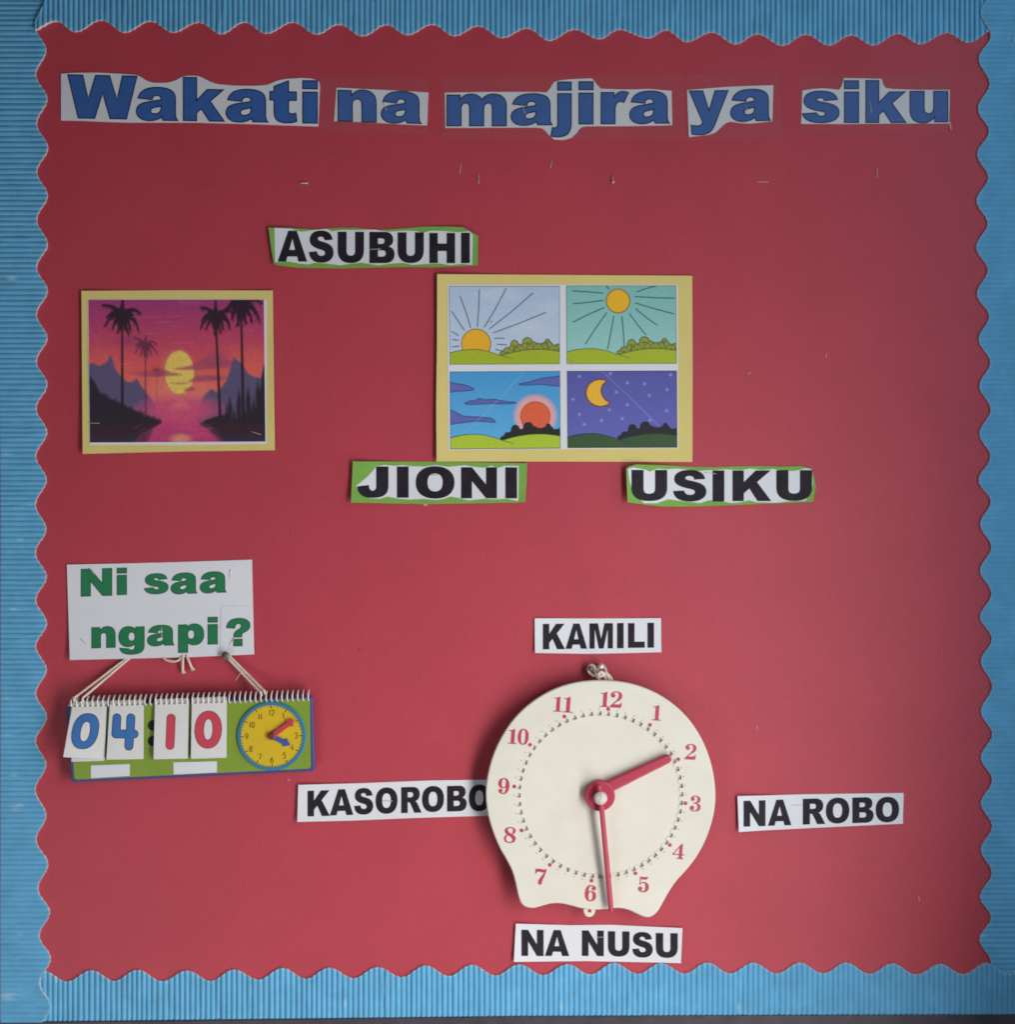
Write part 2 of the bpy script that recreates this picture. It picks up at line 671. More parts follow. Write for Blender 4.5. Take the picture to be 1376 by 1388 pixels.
# ------------------------------------------------------------------ glyphs
GLYPH = {
    'W': "M0 100 L30 100 L41 43 L56 100 L84 100 L99 43 L110 100 L139 100 L118 0 L85 0 L70 60 L54 0 L21 0Z",
    'a': "M29 47 L3 50 C4.5 58 8 64 13 68 C19 73 28 75.5 40 75.5 C52 75.5 60 73 65.5 68 C70 64 72 58 72 48 L72 18 C72 10 73 5 76 0 L49 0 C48 2.5 47.5 4.5 47 8 C40 1.5 32 -1.5 23 -1.5 C9 -1.5 0 7 0 20 C0 32 7 39 22 42 C36 45 43 46.5 45.5 47.5 C45.5 54 43 57 37.5 57 C32 57 30 54 29 47Z M45.5 33 C41 31 37 30 33 29 C28 27.5 26 25 26 21 C26 17 29 14.5 33 14.5 C40 14.5 45.5 19 45.5 27Z",
    'k': "M0 100 L28 100 L28 47 L51 73 L85 73 L57 46 L87 0 L55 0 L38 28 L28 18 L28 0 L0 0Z",
    't': "M36 100 L36 73.5 L51 73.5 L51 53 L36 53 L36 28 C36 22.5 37.5 20.5 42 20.5 C44.5 20.5 47 21 50 22 L52 2.5 C46 -0.5 40 -1.7 32 -1.7 C14 -1.7 8 7 8 24 L8 53 L0 53 L0 73.5 L8 73.5 L8 86Z",
    'i': "M0 100 L28 100 L28 81 L0 81Z M0 73 L28 73 L28 0 L0 0Z",
    'n': "M0 73 L26 73 L26 61 C32 71 39 75.5 49 75.5 C66 75.5 75 65 75 45 L75 0 L47 0 L47 39 C47 49 44 53.5 38 53.5 C31 53.5 28 48 28 37 L28 0 L0 0Z",
    'u': "M75 0 L49 0 L49 12 C43 2 36 -2.5 26 -2.5 C9 -2.5 0 8 0 28 L0 73 L28 73 L28 34 C28 24 31 19.5 37 19.5 C44 19.5 47 25 47 36 L47 73 L75 73Z",
    'm': "M0 73 L26 73 L26 62 C32 72 39 75.5 48 75.5 C58 75.5 65 71.5 69 62 C75.5 72 83 75.5 92 75.5 C108.5 75.5 118 66 118 46 L118 0 L90 0 L90 41 C90 50 87.5 54 82 54 C76 54 73 49 73 40 L73 0 L45 0 L45 41 C45 50 42.5 54 37 54 C31 54 28 48.5 28 39 L28 0 L0 0Z",
    'j': "M14 100 L42 100 L42 81 L14 81Z M14 73 L42 73 L42 6 C42 -18 34 -28 14 -28 C8 -28 4 -27.5 0 -26 L3 -6 C5 -6.8 6 -7 8 -7 C12.5 -7 14 -4 14 3Z",
    'r': "M0 73 L26 73 L26 61 C31 72 36 75.5 43 75.5 C47 75.5 51 74.5 55 72.5 L46 50 C43 51.5 41 52 39 52 C31 52 28 45 28 26 L28 0 L0 0Z",
    'y': "M0 73 L29 73 L43 27 L56 73 L84 73 L55 -6 C49 -22 41 -28.5 24 -28.5 C18 -28.5 11 -28 6 -27 L4 -6 C8 -7 13 -8 18 -8 C24 -8 27 -6 29 1Z",
    's': "M0 20 L28 22.5 C30 16.5 33.5 14.5 38 14.5 C43 14.5 46 16.5 46 20 C46 24 43 25.5 33 27.5 C12 31.5 3 39 3 52 C3 67 15 75.5 36 75.5 C57 75.5 67 69 70 55 L44 52.5 C42.5 57.5 40.5 59.5 36 59.5 C31 59.5 28.5 57.5 28.5 54.5 C28.5 51.5 31.5 50 39 48.5 C62 44.5 73.5 38 73.5 23.5 C73.5 7 60 -1.7 37.5 -1.7 C15 -1.7 3 6 0 20Z",
    'g': "M50 73 L76 73 L76 3 C76 -19 64 -28.5 38 -28.5 C15 -28.5 4 -20 3 -4 L30 -7.5 C31.5 -11 34 -12.5 38 -12.5 C45 -12.5 48 -9 48 0 L48 10 C42 3 36 0 28 0 C11 0 0 14 0 37 C0 61 11 75.5 28 75.5 C38 75.5 45 71.5 50 63Z M28.5 37.5 C28.5 48 32 54 38 54 C44.5 54 48.5 47.5 48.5 37 C48.5 26.5 44.5 21 38.5 21 C32 21 28.5 27 28.5 37.5Z",
    'p': "M0 73 L26 73 L26 63 C31 71.5 38 75.5 47 75.5 C65 75.5 76 61 76 36.5 C76 12 64.5 -1.7 47 -1.7 C39.5 -1.7 33 1 28 7 L28 -28 L0 -28Z M28 37 C28 47.5 32 53.5 38 53.5 C44 53.5 48 47.5 48 37 C48 25.5 44 20 38 20 C32 20 28 26 28 37Z",
    '?': "M0 68 C1.5 89 14 101.5 37 101.5 C60 101.5 73.5 91 73.5 74.5 C73.5 64 68 56 56 49.5 C49.5 46 48 43.5 48 36.5 L48 32.5 L23 32.5 L23 37 C23 48 26.5 53 37 60 C44 64.5 46 68 46 73 C46 78.5 42.5 82 37 82 C30.5 82 27.5 77.5 26 65Z M22 25 L49 25 L49 0 L22 0Z",
    'A': "M0 0 L39 100 L70 100 L108 0 L76 0 L71 16.5 L36 16.5 L31 0Z M43 38 L64 38 L54 74Z",
    'S': "M0 33 L29 35 C30.5 25 36 20.5 44.5 20.5 C53 20.5 57.5 24 57.5 29.5 C57.5 34.5 54 37.5 40 41 C14 47.5 3 56.5 3 72 C3 90 17 101.7 43 101.7 C68 101.7 82 92 84.5 72 L56 70 C54.5 78.5 50 82 42.5 82 C36 82 32.5 79 32.5 75 C32.5 71.5 36 69 47.5 66.5 C76 60 88 50 88 31 C88 11.5 71.5 -1.7 45.5 -1.7 C16 -1.7 2 11 0 33Z",
    'U': "M0 100 L31 100 L31 38 C31 27.5 36 22.5 45.5 22.5 C55 22.5 60 27.5 60 38 L60 100 L91 100 L91 41 C91 13 76 -1.7 45.5 -1.7 C15 -1.7 0 13 0 41Z",
    'B': "M0 100 L56 100 C75 100 86 90 86 75 C86 65 80.5 57 70 53.5 C83.5 50 91 41.5 91 29 C91 11 78 0 57 0 L0 0Z M31 79 L44 79 C51 79 54.5 76 54.5 70.5 C54.5 65 51 61.5 44 61.5 L31 61.5Z M31 41 L46 41 C54.5 41 59 37.5 59 31 C59 24.5 54.5 21 46.5 21 L31 21Z",
    'H': "M0 100 L31 100 L31 65 L63 65 L63 100 L94 100 L94 0 L63 0 L63 40 L31 40 L31 0 L0 0Z",
    'I': "M0 100 L31 100 L31 0 L0 0Z",
    'J': "M47 100 L78 100 L78 37 C78 11 66 -1.7 38 -1.7 C13 -1.7 1 11 0 36 L29 40 C29.5 27 32.5 22 38 22 C44 22 47 26 47 36Z",
    'O': "M0 50 C0 82 18 101.7 50 101.7 C82 101.7 101 83 101 50.5 C101 18 83 -1.7 51 -1.7 C18 -1.7 0 17 0 50Z M31 50 C31 30.5 38 21.5 50.5 21.5 C63 21.5 70 30 70 51 C70 69 62.5 78.5 50 78.5 C38 78.5 31 69 31 50Z",
    'N': "M0 100 L29 100 L66 45 L66 100 L95 100 L95 0 L66 0 L29 55 L29 0 L0 0Z",
    'K': "M0 100 L31 100 L31 62 L63 100 L104 100 L67 62 L106 0 L68 0 L46 41 L31 25 L31 0 L0 0Z",
    'L': "M0 100 L31 100 L31 25 L79 25 L79 0 L0 0Z",
    'M': "M0 100 L41 100 L56 39 L71.5 100 L112 100 L112 0 L87 0 L87 76 L67.5 0 L45 0 L25.5 76 L25.5 0 L0 0Z",
    'R': "M0 100 L52 100 C74 100 88 91 88 72 C88 57 80 48 67 44.5 C73 42 76 38 80 30 L97 0 L62 0 L44 34 C41 39.5 38.5 41 34 41 L31 41 L31 0 L0 0Z M31 60 L44 60 C52.5 60 56.5 63 56.5 69.5 C56.5 76 52.5 79.5 45 79.5 L31 79.5Z",
    # serif numerals of the big clock
    '1': "M0 0 L44 0 L44 5 L32 8 L32 101 L27 101 C20 94 12 91 2 91 L2 86 L14 86 L14 8 L0 5Z",
    '2': "M0 0 L58 0 L63 32 L57 32 C55 24 51 21 42 21 L20 20 C26 30 34 36 44 43 C56 51 62 60 62 73 C62 90 50 101 32 101 C13 101 1 91 1 76 C1 67 7 61 14 61 C21 61 26 66 26 73 C26 80 22 83 17 86 C20 92 25 94 30 94 C39 94 43 86 43 74 C43 60 36 50 22 34 C12 23 3 12 0 6Z",
    '3': "M0 22 C0 8 12 -1 31 -1 C52 -1 65 10 65 28 C65 41 57 50 43 53 C55 57 61 64 61 76 C61 91 49 101 31 101 C14 101 3 92 3 79 C3 71 8 66 15 66 C22 66 27 71 27 78 C27 84 24 88 20 90 C22 93 26 94 29 94 C38 94 42 88 42 77 C42 64 36 56 22 56 L18 56 L18 50 L24 50 C38 50 45 42 45 27 C45 13 39 6 30 6 C25 6 21 8 19 11 C24 13 27 17 27 23 C27 30 22 36 14 36 C6 36 0 30 0 22Z",
    '4': "M26 0 L66 0 L66 6 L58 8 L58 26 L70 26 L70 33 L58 33 L58 101 L50 101 L0 33 L0 26 L38 26 L38 8 L26 6Z M9 33 L38 33 L38 74Z",
    '5': "M8 101 C18 97 40 97 57 101 C56 88 48 80 34 80 C26 80 18 82 14 83 L13 58 C19 64 26 66 34 66 C52 66 64 53 64 33 C64 12 51 -1 30 -1 C12 -1 0 8 0 22 C0 30 6 36 13 36 C20 36 26 31 26 24 C26 18 24 14 19 12 C21 8 25 7 29 7 C38 7 43 16 43 33 C43 50 39 58 29 58 C21 58 16 54 13 47 L7 47Z",
    '6': "M33 101 C50 101 61 93 61 81 C61 73 56 68 49 68 C42 68 37 73 37 79 C37 85 40 88 43 90 C41 92 38 94 35 94 C25 94 21 82 21 58 C26 63 31 65 38 65 C54 65 65 52 65 33 C65 13 52 -1 33 -1 C12 -1 0 17 0 48 C0 81 13 101 33 101Z M33 58 C26 58 22 49 22 33 C22 14 26 6 33 6 C40 6 44 14 44 33 C44 50 40 58 33 58Z",
    '7': "M0 68 L6 68 C8 77 12 81 20 81 C30 81 36 77 46 77 C50 77 52 78 54 80 C48 62 20 40 20 14 C20 5 25 -1 32 -1 C40 -1 44 4 44 12 C44 34 64 62 66 94 L66 101 L60 101 C58 97 56 96 52 96 C44 96 34 101 24 101 C16 101 11 99 8 96 L5 101 L0 101Z",
    '8': "M16 52 C6 57 1 65 1 75 C1 91 14 101 33 101 C52 101 63 92 63 77 C63 67 57 60 47 55 C60 49 66 40 66 28 C66 10 53 -1 32 -1 C12 -1 0 9 0 25 C0 38 6 46 16 52Z M41 58 C46 63 48 69 48 76 C48 87 43 94 33 94 C25 94 19 89 19 82 C19 73 26 66 41 58Z M22 48 C16 42 13 35 13 26 C13 13 20 6 31 6 C41 6 47 11 47 19 C47 30 40 37 22 48Z",
    '9': "M32 -1 C15 -1 4 7 4 19 C4 27 9 32 16 32 C23 32 28 27 28 21 C28 15 25 12 22 10 C24 8 27 6 30 6 C40 6 44 18 44 42 C39 37 34 35 27 35 C11 35 0 48 0 67 C0 87 13 101 32 101 C53 101 65 83 65 52 C65 19 52 -1 32 -1Z M32 42 C39 42 43 51 43 67 C43 86 39 94 32 94 C25 94 21 86 21 67 C21 50 25 42 32 42Z",
    '0': "M0 50 C0 82 12 101 32 101 C52 101 64 82 64 50 C64 18 52 -1 32 -1 C12 -1 0 18 0 50Z M20 50 C20 18 24 6 32 6 C40 6 44 18 44 50 C44 82 40 94 32 94 C24 94 20 82 20 50Z",
}


def parse_path(s):
    import re
    tok = re.findall(r'[MLCZ]|-?\d+\.?\d*', s)
    loops, cur, i, cmd = [], [], 0, None
    while i < len(tok):
        if tok[i] in 'MLCZ':
            cmd = tok[i]
            i += 1
            if cmd == 'Z':
                loops.append(cur)
                cur = []
            continue
        if cmd in 'ML':
            cur.append((float(tok[i]), float(tok[i + 1])))
            i += 2
        else:
            p0 = cur[-1]
            c = [float(t) for t in tok[i:i + 6]]
            i += 6
            for k in range(1, 8):
                t = k / 7
                a, b, d, e = (1 - t) ** 3, 3 * t * (1 - t) ** 2, 3 * t * t * (1 - t), t ** 3
                cur.append((a * p0[0] + b * c[0] + d * c[2] + e * c[4], a * p0[1] + b * c[1] + d * c[3] + e * c[5]))
    loops = [dedupe(l) for l in loops]
    xs = [p[0] for l in loops for p in l]
    ys = [p[1] for l in loops for p in l]
    x0, x1, y0, y1 = min(xs), max(xs), min(ys), max(ys)
    return [[((p[0] - x0) / (x1 - x0), (p[1] - y0) / (y1 - y0)) for p in l] for l in loops]


GL = {k: parse_path(v) for k, v in GLYPH.items()}


def glyph_px(ch, x0, x1, yt, yb, tilt=0.0, lean=0.0):
    xc, yc = (x0 + x1) / 2, (yt + yb) / 2
    out = []
    for l in GL[ch]:
        q = []
        for gx, gy in l:
            x = x0 + gx * (x1 - x0)
            y = yb - gy * (yb - yt)
            q.append((x + lean * (yc - y), y + tilt * (x - xc)))
        out.append(q)
    return out


def outline_mesh(name, loops, hf, w, m, parent, eps):
    """printed contour line of width w centred on the loops"""
    V, F = [], []
    for l in loops:
        l = resample(dedupe(l), 6)
        a = offset_loop(l, w / 2)
        c = offset_loop(l, -w / 2)
        b = len(V)
        n = len(l)
        for p, q in zip(a, c):
            V.append(W(p[0], p[1], hf(*p) + eps))
            V.append(W(q[0], q[1], hf(*q) + eps))
        s = area2(l) > 0
        for i in range(n):
            j = (i + 1) % n
            q = (b + 2 * i, b + 2 * i + 1, b + 2 * j + 1, b + 2 * j)
            F.append(q[::-1] if s else q)
    return mkobj(name, V, F, m, parent)


def letters(word_boxes, tilt, hf, m, parent, outline=None, ow=1.5, lean=0.0, name='letter'):
    for ch, x0, x1, yt, yb in word_boxes:
        loops = glyph_px(ch, x0, x1, yt, yb, tilt, lean)
        o = ink(name, loops, hf, m, parent, step=9, eps=0.00014)
        if outline:
            outline_mesh('outline', loops, hf, ow, outline, o, 0.00022)


# ------------------------------------------------------------------ the board and wall
BT = 0.018
wall = mkobj('wall', [(-1.6, BT + 0.004, 0), (1.6, BT + 0.004, 0), (1.6, BT + 0.004, 2.7), (-1.6, BT + 0.004, 2.7)], [(0, 1, 2, 3)], M_WALL)
setp(wall, kind='structure')
wall['label'] = 'plain plaster wall behind the red notice board'


def box_geo(x0, x1, y0, y1, z0, z1):
    V = [(x, y, z) for x in (x0, x1) for y in (y0, y1) for z in (z0, z1)]
    F = [(0, 1, 3, 2), (4, 6, 7, 5), (0, 4, 5, 1), (2, 3, 7, 6), (0, 2, 6, 4), (1, 5, 7, 3)]
    return V, F


board = thing('notice_board', 688, 1390, 'large red paper-covered notice board with a dark bottom rail', 'notice board', h=-BT)
pl = W(-24, -40)
pr = W(1400, 1386)
V, F = box_geo(pl.x, pr.x, 0.0, BT + 0.006, pr.z, pl.z)
mkobj('backing_panel', V, F, M_BOARD, board)


def rail(p, depth, m):
    """frame member from 4 pixel corners, standing `depth` proud of the board"""
    return slab('frame_rail', [p], depth, -BT - 0.006, m, board, bevel=1.6)


rail([(-40, 1385.5), (330, 1381.6), (700, 1377), (1412, 1374), (1412, 1402), (-40, 1406)], 0.0035, M_RAIL)
rail([(-52, -50), (-26, -50), (-26, 1384), (-52, 1384)], 0.0035, M_RAIL)
rail([(1402, -50), (1426, -50), (1426, 1372), (1402, 1372)], 0.0035, M_RAIL)
rail([(-26, -62), (1402, -62), (1402, -42), (-26, -42)], 0.0035, M_RAIL)


# ------------------------------------------------------------------ corrugated border
def interp_wave(cr, va):
    """cosine wave through alternating extremes (t, value)"""
    pts = sorted(cr + va)

    def f(t):
        if t <= pts[0][0]:
            (t0, v0), (t1, v1) = pts[0], pts[1]
            u = (t - t0) / (t1 - t0)
            return v0 + (v1 - v0) * (0.5 - 0.5 * math.cos(math.pi * u))
        if t >= pts[-1][0]:
            (t0, v0), (t1, v1) = pts[-2], pts[-1]
            u = (t - t0) / (t1 - t0)
            return v0 + (v1 - v0) * (0.5 - 0.5 * math.cos(math.pi * u))
        for (t0, v0), (t1, v1) in zip(pts, pts[1:]):
            if t0 <= t <= t1:
                u = (t - t0) / (t1 - t0)
                return v0 + (v1 - v0) * (0.5 - 0.5 * math.cos(math.pi * u))
    return f


def with_valleys(cr, amp):
    va = []
    for a, b in zip(cr, cr[1:]):
        va.append(((a[0] + b[0]) / 2, (a[1] + b[1]) / 2 + amp))
    return va


left_cr = [(3, 62), (68, 62), (134, 63.5), (200.5, 64.5), (265, 64), (331, 64), (394, 64), (458, 63.5), (521, 63.5), (586, 63), (650.6, 62.5),
           (717, 62), (781.5, 62.5), (844.5, 63), (907.5, 62.5), (972, 63), (1036, 62), (1105, 62), (1171, 64.5), (1237, 67), (1299, 68), (1364, 68)]
right_cr = [(17, 1329.5), (79.5, 1327), (147.5, 1326), (209, 1325), (272, 1324), (335, 1323.5), (398, 1324.5), (460, 1327), (523, 1328), (587.6, 1328),
            (650.6, 1327), (710, 1329), (773, 1329), (836, 1329), (896, 1330), (964, 1330), (1026, 1330), (1088.6, 1330), (1151, 1330), (1215, 1329),
            (1272.5, 1328), (1335, 1329)]
top_cr = [(38, 43), (102, 43.5), (168.6, 44), (234, 44), (299.4, 46), (360.5, 45.5), (429, 46.5), (492, 49), (552, 47.5), (616, 49), (680.5, 51.5), (744.7, 55),
          (812.7, 53), (879, 52), (931, 57), (997, 60), (1060.6, 62), (1124, 61.5), (1184, 61.5), (1248, 60), (1313.7, 58), (1378, 57)]
top_va = [(75.6, 28.5), (136.6, 27.5), (203.5, 29), (269, 30.5), (331, 30.5), (397, 30.5), (459, 33.5), (523.6, 34), (586, 33.5), (648, 35.5), (714.5, 38.5),
          (778.7, 40), (839, 40.5), (903, 41), (965, 44), (1027, 46.5), (1092.5, 47), (1154, 48), (1218, 46), (1283.7, 45), (1346, 42)]
bot_cr = [(58, 1316), (123, 1315), (185.6, 1314.6), (253, 1315.6), (317, 1314), (382.7, 1312), (446, 1311.6), (511.5, 1310.6), (576.7, 1308.6), (639.4, 1307.6),
          (703.5, 1307), (768.7, 1306.6), (832, 1305), (896.6, 1305), (959, 1304.6), (1021, 1304.6), (1084.7, 1304.6), (1147.4, 1304.6), (1210, 1306),
          (1275, 1306.6), (1338, 1306), (1401, 1306)]

SPOT = rng.rand(4, 400)


def border(name, side, t0, t1, inner, outer, over, label, creases, wears, dents, start=None):
    """a strip of corrugated card: ridges across it, scalloped inner edge.
    over = (ta, tb): the strip climbs onto its neighbour between ta and tb"""
    horiz = side in ('top', 'bottom')
    per = 7.15
    ns = int((t1 - t0) / per * 12)
    NR = 8
    ph = SPOT[hash_side(side)]
    verts, wear, faces, fm = [], [], [], []

    def phase(t):
        k = t / 34.0
        i = int(math.floor(k)) % 380
        u = k - math.floor(k)
        u = u * u * (3 - 2 * u)
        j = ph[i] * (1 - u) + ph[i + 1] * u
        return 2 * math.pi * t / per + 2.6 * j

    def hgt(t, v, px, py):
        a = 0.00062
        base = 0.0009
        # rounded flutes meeting in narrow grooves
        c = abs(((phase(t) / (2 * math.pi)) % 1.0) * 2 - 1)
        hh = base + a * (2.8 if horiz else 1.9) * (1 - c ** 2.0)
        # ridges differ a little from one another and along their length
        rid = int(phase(t) / (2 * math.pi)) % 300
        hh += 0.00034 * (ph[rid] - 0.5) + 0.00010 * math.sin(px * .11 + py * .07 + ph[rid] * 9)
        for ct, cw, ca in creases:
            d = (t - ct - 5 * math.sin(v * 5 + ct)) / cw
            if abs(d) < 3:
                hh += ca * math.exp(-d * d)
        for dx, dy, dr, dd in dents:
            d = math.hypot(px - dx, py - dy) / dr
            if d < 1.7:
                w = smoothstep(1.15, 0.85, d) if False else (1 - smoothstep(0.85, 1.15, d))
                hh = hh * (1 - w) + (0.0006 + dd) * w
        lift = smoothstep(over[0], over[1], t) if over[1] > over[0] else 1 - smoothstep(over[1], over[0], t)
        return max(0.00005, hh) + 0.0022 * lift

    for i in range(ns + 1):
        t = t0 + (t1 - t0) * i / ns
        for r in range(NR + 1):
            v = r / NR
            v = v ** 1.4
            tt = t
            if start is not None:
                tt = max(t, start(v))
            a = inner(tt)
            # the cut follows each flute, a touch ragged
            a += 0.35 * math.sin(tt * 2.1 + ph[int(tt * 0.7) % 300] * 6) * (1 - v)
            b = outer(tt)
            s = a + (b - a) * v
            px, py = (tt, s) if horiz else (s, tt)
            h = hgt(tt, v, px, py)
            verts.append(W(px, py, h))
            wv = 0.0
            for wx, wy, wr, ws in wears:
                d = math.hypot((px - wx) / wr, (py - wy) / (wr * 0.8))
                if d < 2.5:
                    rid = int(phase(tt) / (2 * math.pi)) % 300
                    on = 1.0 if ph[rid] > 0.35 else 0.15
                    edge = 0.5 + 0.5 * math.sin(px * 1.9 + py * 1.3 + ph[(rid + 7) % 300] * 20)
                    wv = max(wv, on * min(0.85, ws * 1.5 * (1 - smoothstep(0.35, 0.95, d + 0.35 * edge))))
            if v == 0:
                wv = max(wv, 0.35)
            wear.append(wv)
    flip = side in ('top', 'right')
    for i in range(ns):
        for r in range(NR):
            q = (i * (NR + 1) + r, (i + 1) * (NR + 1) + r, (i + 1) * (NR + 1) + r + 1, i * (NR + 1) + r + 1)
            if side in ('top', 'right'):
                q = q[::-1]
            if side in ('left', 'right'):
                q = q[::-1]
            faces.append(q[::-1] if False else q)
            fm.append(0)
    # pale cut edge down to the board along the scallops, the back, the ends
    b = len(verts)
    for i in range(ns + 1):
        p = verts[i * (NR + 1)]
        verts.append(p.copy())
        q = p.copy()
        q.y = 0.00005
        verts.append(q)
        wear += [0, 0]
    for i in range(ns):
        faces.append((b + 2 * i, b + 2 * i + 1, b + 2 * i + 3, b + 2 * i + 2))
        fm.append(1)
    o = mkobj(name, verts, faces, [M_BORDER, M_BEDGE], None, True, fm)
    at = o.data.attributes.new('wear', 'FLOAT', 'POINT')
    at.data.foreach_set('value', wear)
    setp(o, label, 'border strip', 'scalloped border strips')
    return o


def hash_side(s):
    return {'left': 0, 'right': 1, 'top': 2, 'bottom': 3}[s]


def rnd_creases(lo, hi, n, seed):
    r = random.Random(seed)
    return [(r.uniform(lo, hi), r.uniform(1.5, 5), r.choice((-1, 1, 1)) * r.uniform(0.00025, 0.0008)) for _ in range(n)]


lw = [(random.uniform(4, 46), 30 + 44 * k + random.uniform(-15, 15), random.uniform(2, 6), random.uniform(.2, .5)) for k in range(31)] + [(20, 160, 7, .6), (15, 378, 8, .6), (19, 568, 8, .5), (8, 615, 5, .4), (18, 826, 7, .5), (35, 900, 6, .4), (20, 1048, 9, .6), (24, 1092, 9, .7), (20, 1212, 7, .5),
      (20, 1298, 6, .7), (8, 1350, 14, .55), (62, 1362, 4, .8)]
border('border_strip', 'left', -36, 1386, interp_wave([(t, x) for t, x in left_cr], with_valleys(left_cr, -14.5)),
       lambda y: -5 + 5.6 * smoothstep(200, 700, y), (1290, 1330),
       'blue corrugated scalloped border strip with sideways ridges beside the sunset picture', rnd_creases(0, 1380, 16, 3), lw,
       [(38, 1345, 11.5, 0.0007), (30, 575, 6, -0.0003), (14, 380, 5, 0.0003)])
border('border_strip', 'bottom', 14, 1398, interp_wave(bot_cr, with_valleys(bot_cr, 14.5)),
       lambda x: 1384.5 - 8 * x / 700 if x < 700 else 1376.5 - 2.5 * (x - 700) / 676, (1290, 1330),
       'blue corrugated scalloped border strip below the NA NUSU sign', rnd_creases(60, 1340, 26, 5) + [(855, 2, .0006), (1118, 2.5, .0006), (1170, 2, .0005), (650, 2, .0005)],
       [(70 + 41 * k + random.uniform(-18, 18), random.uniform(1325, 1370), random.uniform(2, 4.5), random.uniform(.25, .6)) for k in range(30)] + [(760, 1364, 4, .6), (740, 1365, 3, .5), (944, 1362, 6, .6), (1000, 1364, 6, .7), (1012, 1360, 4, .5), (1170, 1362, 5, .5), (76, 1328, 3, .9)], [])
border('border_strip', 'right', -36, 1390, interp_wave(right_cr, with_valleys(right_cr, 15)),
       lambda y: 1396.0, (60, 30),
       'blue corrugated scalloped border strip with sideways ridges on the NA ROBO side', rnd_creases(0, 1380, 12, 9), [(1331, 953, 3, .8), (1331, 1268, 3, .9), (1340, 1008, 3, .6)], [])
border('border_strip', 'top', 46, 1398, interp_wave(top_cr, top_va),
       lambda x: -36.0, (110, 70),
       'blue corrugated scalloped border strip above the blue title words', rnd_creases(60, 1330, 18, 11) + [(300, 3, .0006), (745, 2.5, .0006), (915, 2.5, .0006), (210, 3, -.0004)],
       [(745, 15, 4, .5), (1302, 53, 4, .8), (877, 50, 4, .5)], [],
       start=lambda v: 47.5 + 14 * smoothstep(0.12, 0.5, v))


# ------------------------------------------------------------------ paper shapes
def zpts(pts, ox, oy, s):
    return [(ox + x / s, oy + y / s) for x, y in pts]


def curl(loop, l=0.0, r=0.0, t=0.0, b=0.0, base=-0.00004, wave=0.0003, seed=1):
    xs = [p[0] for p in loop]
    ys = [p[1] for p in loop]
    x0, x1, y0, y1 = min(xs), max(xs), min(ys), max(ys)
    rr = random.Random(seed)
    p1, p2, p3 = rr.uniform(0, 6), rr.uniform(0, 6), rr.uniform(0, 6)
    f1, f2 = rr.uniform(2, 3.5), rr.uniform(1, 2)

    def f(x, y):
        u = min(1.1, max(-.1, (x - x0) / (x1 - x0)))
        v = min(1.1, max(-.1, (y - y0) / (y1 - y0)))
        h = base
        h += l * max(0, 1 - u / .4) ** 2 + r * max(0, (u - .6) / .4) ** 2
        h += t * max(0, 1 - v / .6) ** 2 + b * max(0, (v - .4) / .6) ** 2
        h += wave * (0.5 + 0.28 * math.sin(f1 * math.pi * u + p1) + 0.22 * math.sin(f2 * math.pi * (u + v) + p2))
        return h
    return f


def bbox(loop):
    return min(p[0] for p in loop), max(p[0] for p in loop), min(p[1] for p in loop), max(p[1] for p in loop)


def title(word, paper, boxes, tilt, film, label, seed, kw):
    x0, x1, y0, y1 = bbox(paper)
    t = thing('word_sign', (x0 + x1) / 2, y1, label, 'sign', 'blue title words')
    smooth_paper = catmull(paper, 3, True) if False else paper
    hf = curl(paper, seed=seed, **kw)
    top = lambda x, y: hf(x, y) + 0.00028
    sheet('paper', [smooth_paper], hf, M_TITLEP, t, edge_mat=M_PEDGE)
    letters(boxes, tilt, top, M_BLUE, t, M_NAVY, 1.5)
    if film:
        sheet('laminate', [film], lambda x, y: hf(x, y) + 0.0007, M_FILM, t, thick=0.00012, step=30)
    return hf


HF = {}
HF['Wakati'] = title('Wakati', zpts([(78, 70), (140, 66), (250, 65), (350, 70), (432, 76), (452, 86), (470, 98), (490, 108), (510, 112), (540, 113), (570, 112), (595, 107), (615, 100), (632, 90), (650, 82),
      (670, 79), (690, 79), (715, 81), (730, 85), (750, 95), (770, 106), (795, 115), (820, 120), (880, 125), (960, 127), (1010, 125), (1040, 122), (1060, 114), (1080, 105), (1105, 98), (1130, 94),
      (1200, 90), (1235, 92), (1255, 95), (1272, 101), (1282, 108), (1286, 130), (1278, 316), (1100, 310), (1000, 306), (700, 298), (400, 298), (300, 295), (180, 290), (78, 288)], 60, 80, 3.44),
      [('W', 92, 185.6, 103, 161), ('a', 185, 240.8, 119, 164.3), ('k', 248.7, 304, 106, 164.3), ('a', 306.5, 363, 121.6, 166.3), ('t', 366, 402.4, 110, 167), ('i', 410.5, 430, 110, 167.3)],
      0.02, None, 'white cut-out paper reading Wakati in bold blue letters, first word of the title', 1, dict(l=0.0004, t=0.0003))
HF['na'] = title('na', zpts([(72, 108), (180, 113), (300, 119), (415, 126), (410, 249), (300, 244), (160, 236), (63, 233)], 430, 80, 2.752),
      [('n', 458.3, 510, 122.3, 165.2), ('a', 517, 571, 124.5, 167.8)], 0.035, [(431, 103), (580, 106), (580, 181), (431, 178)],
      'white paper strip reading na in bold blue letters', 2, dict(t=0.0003))
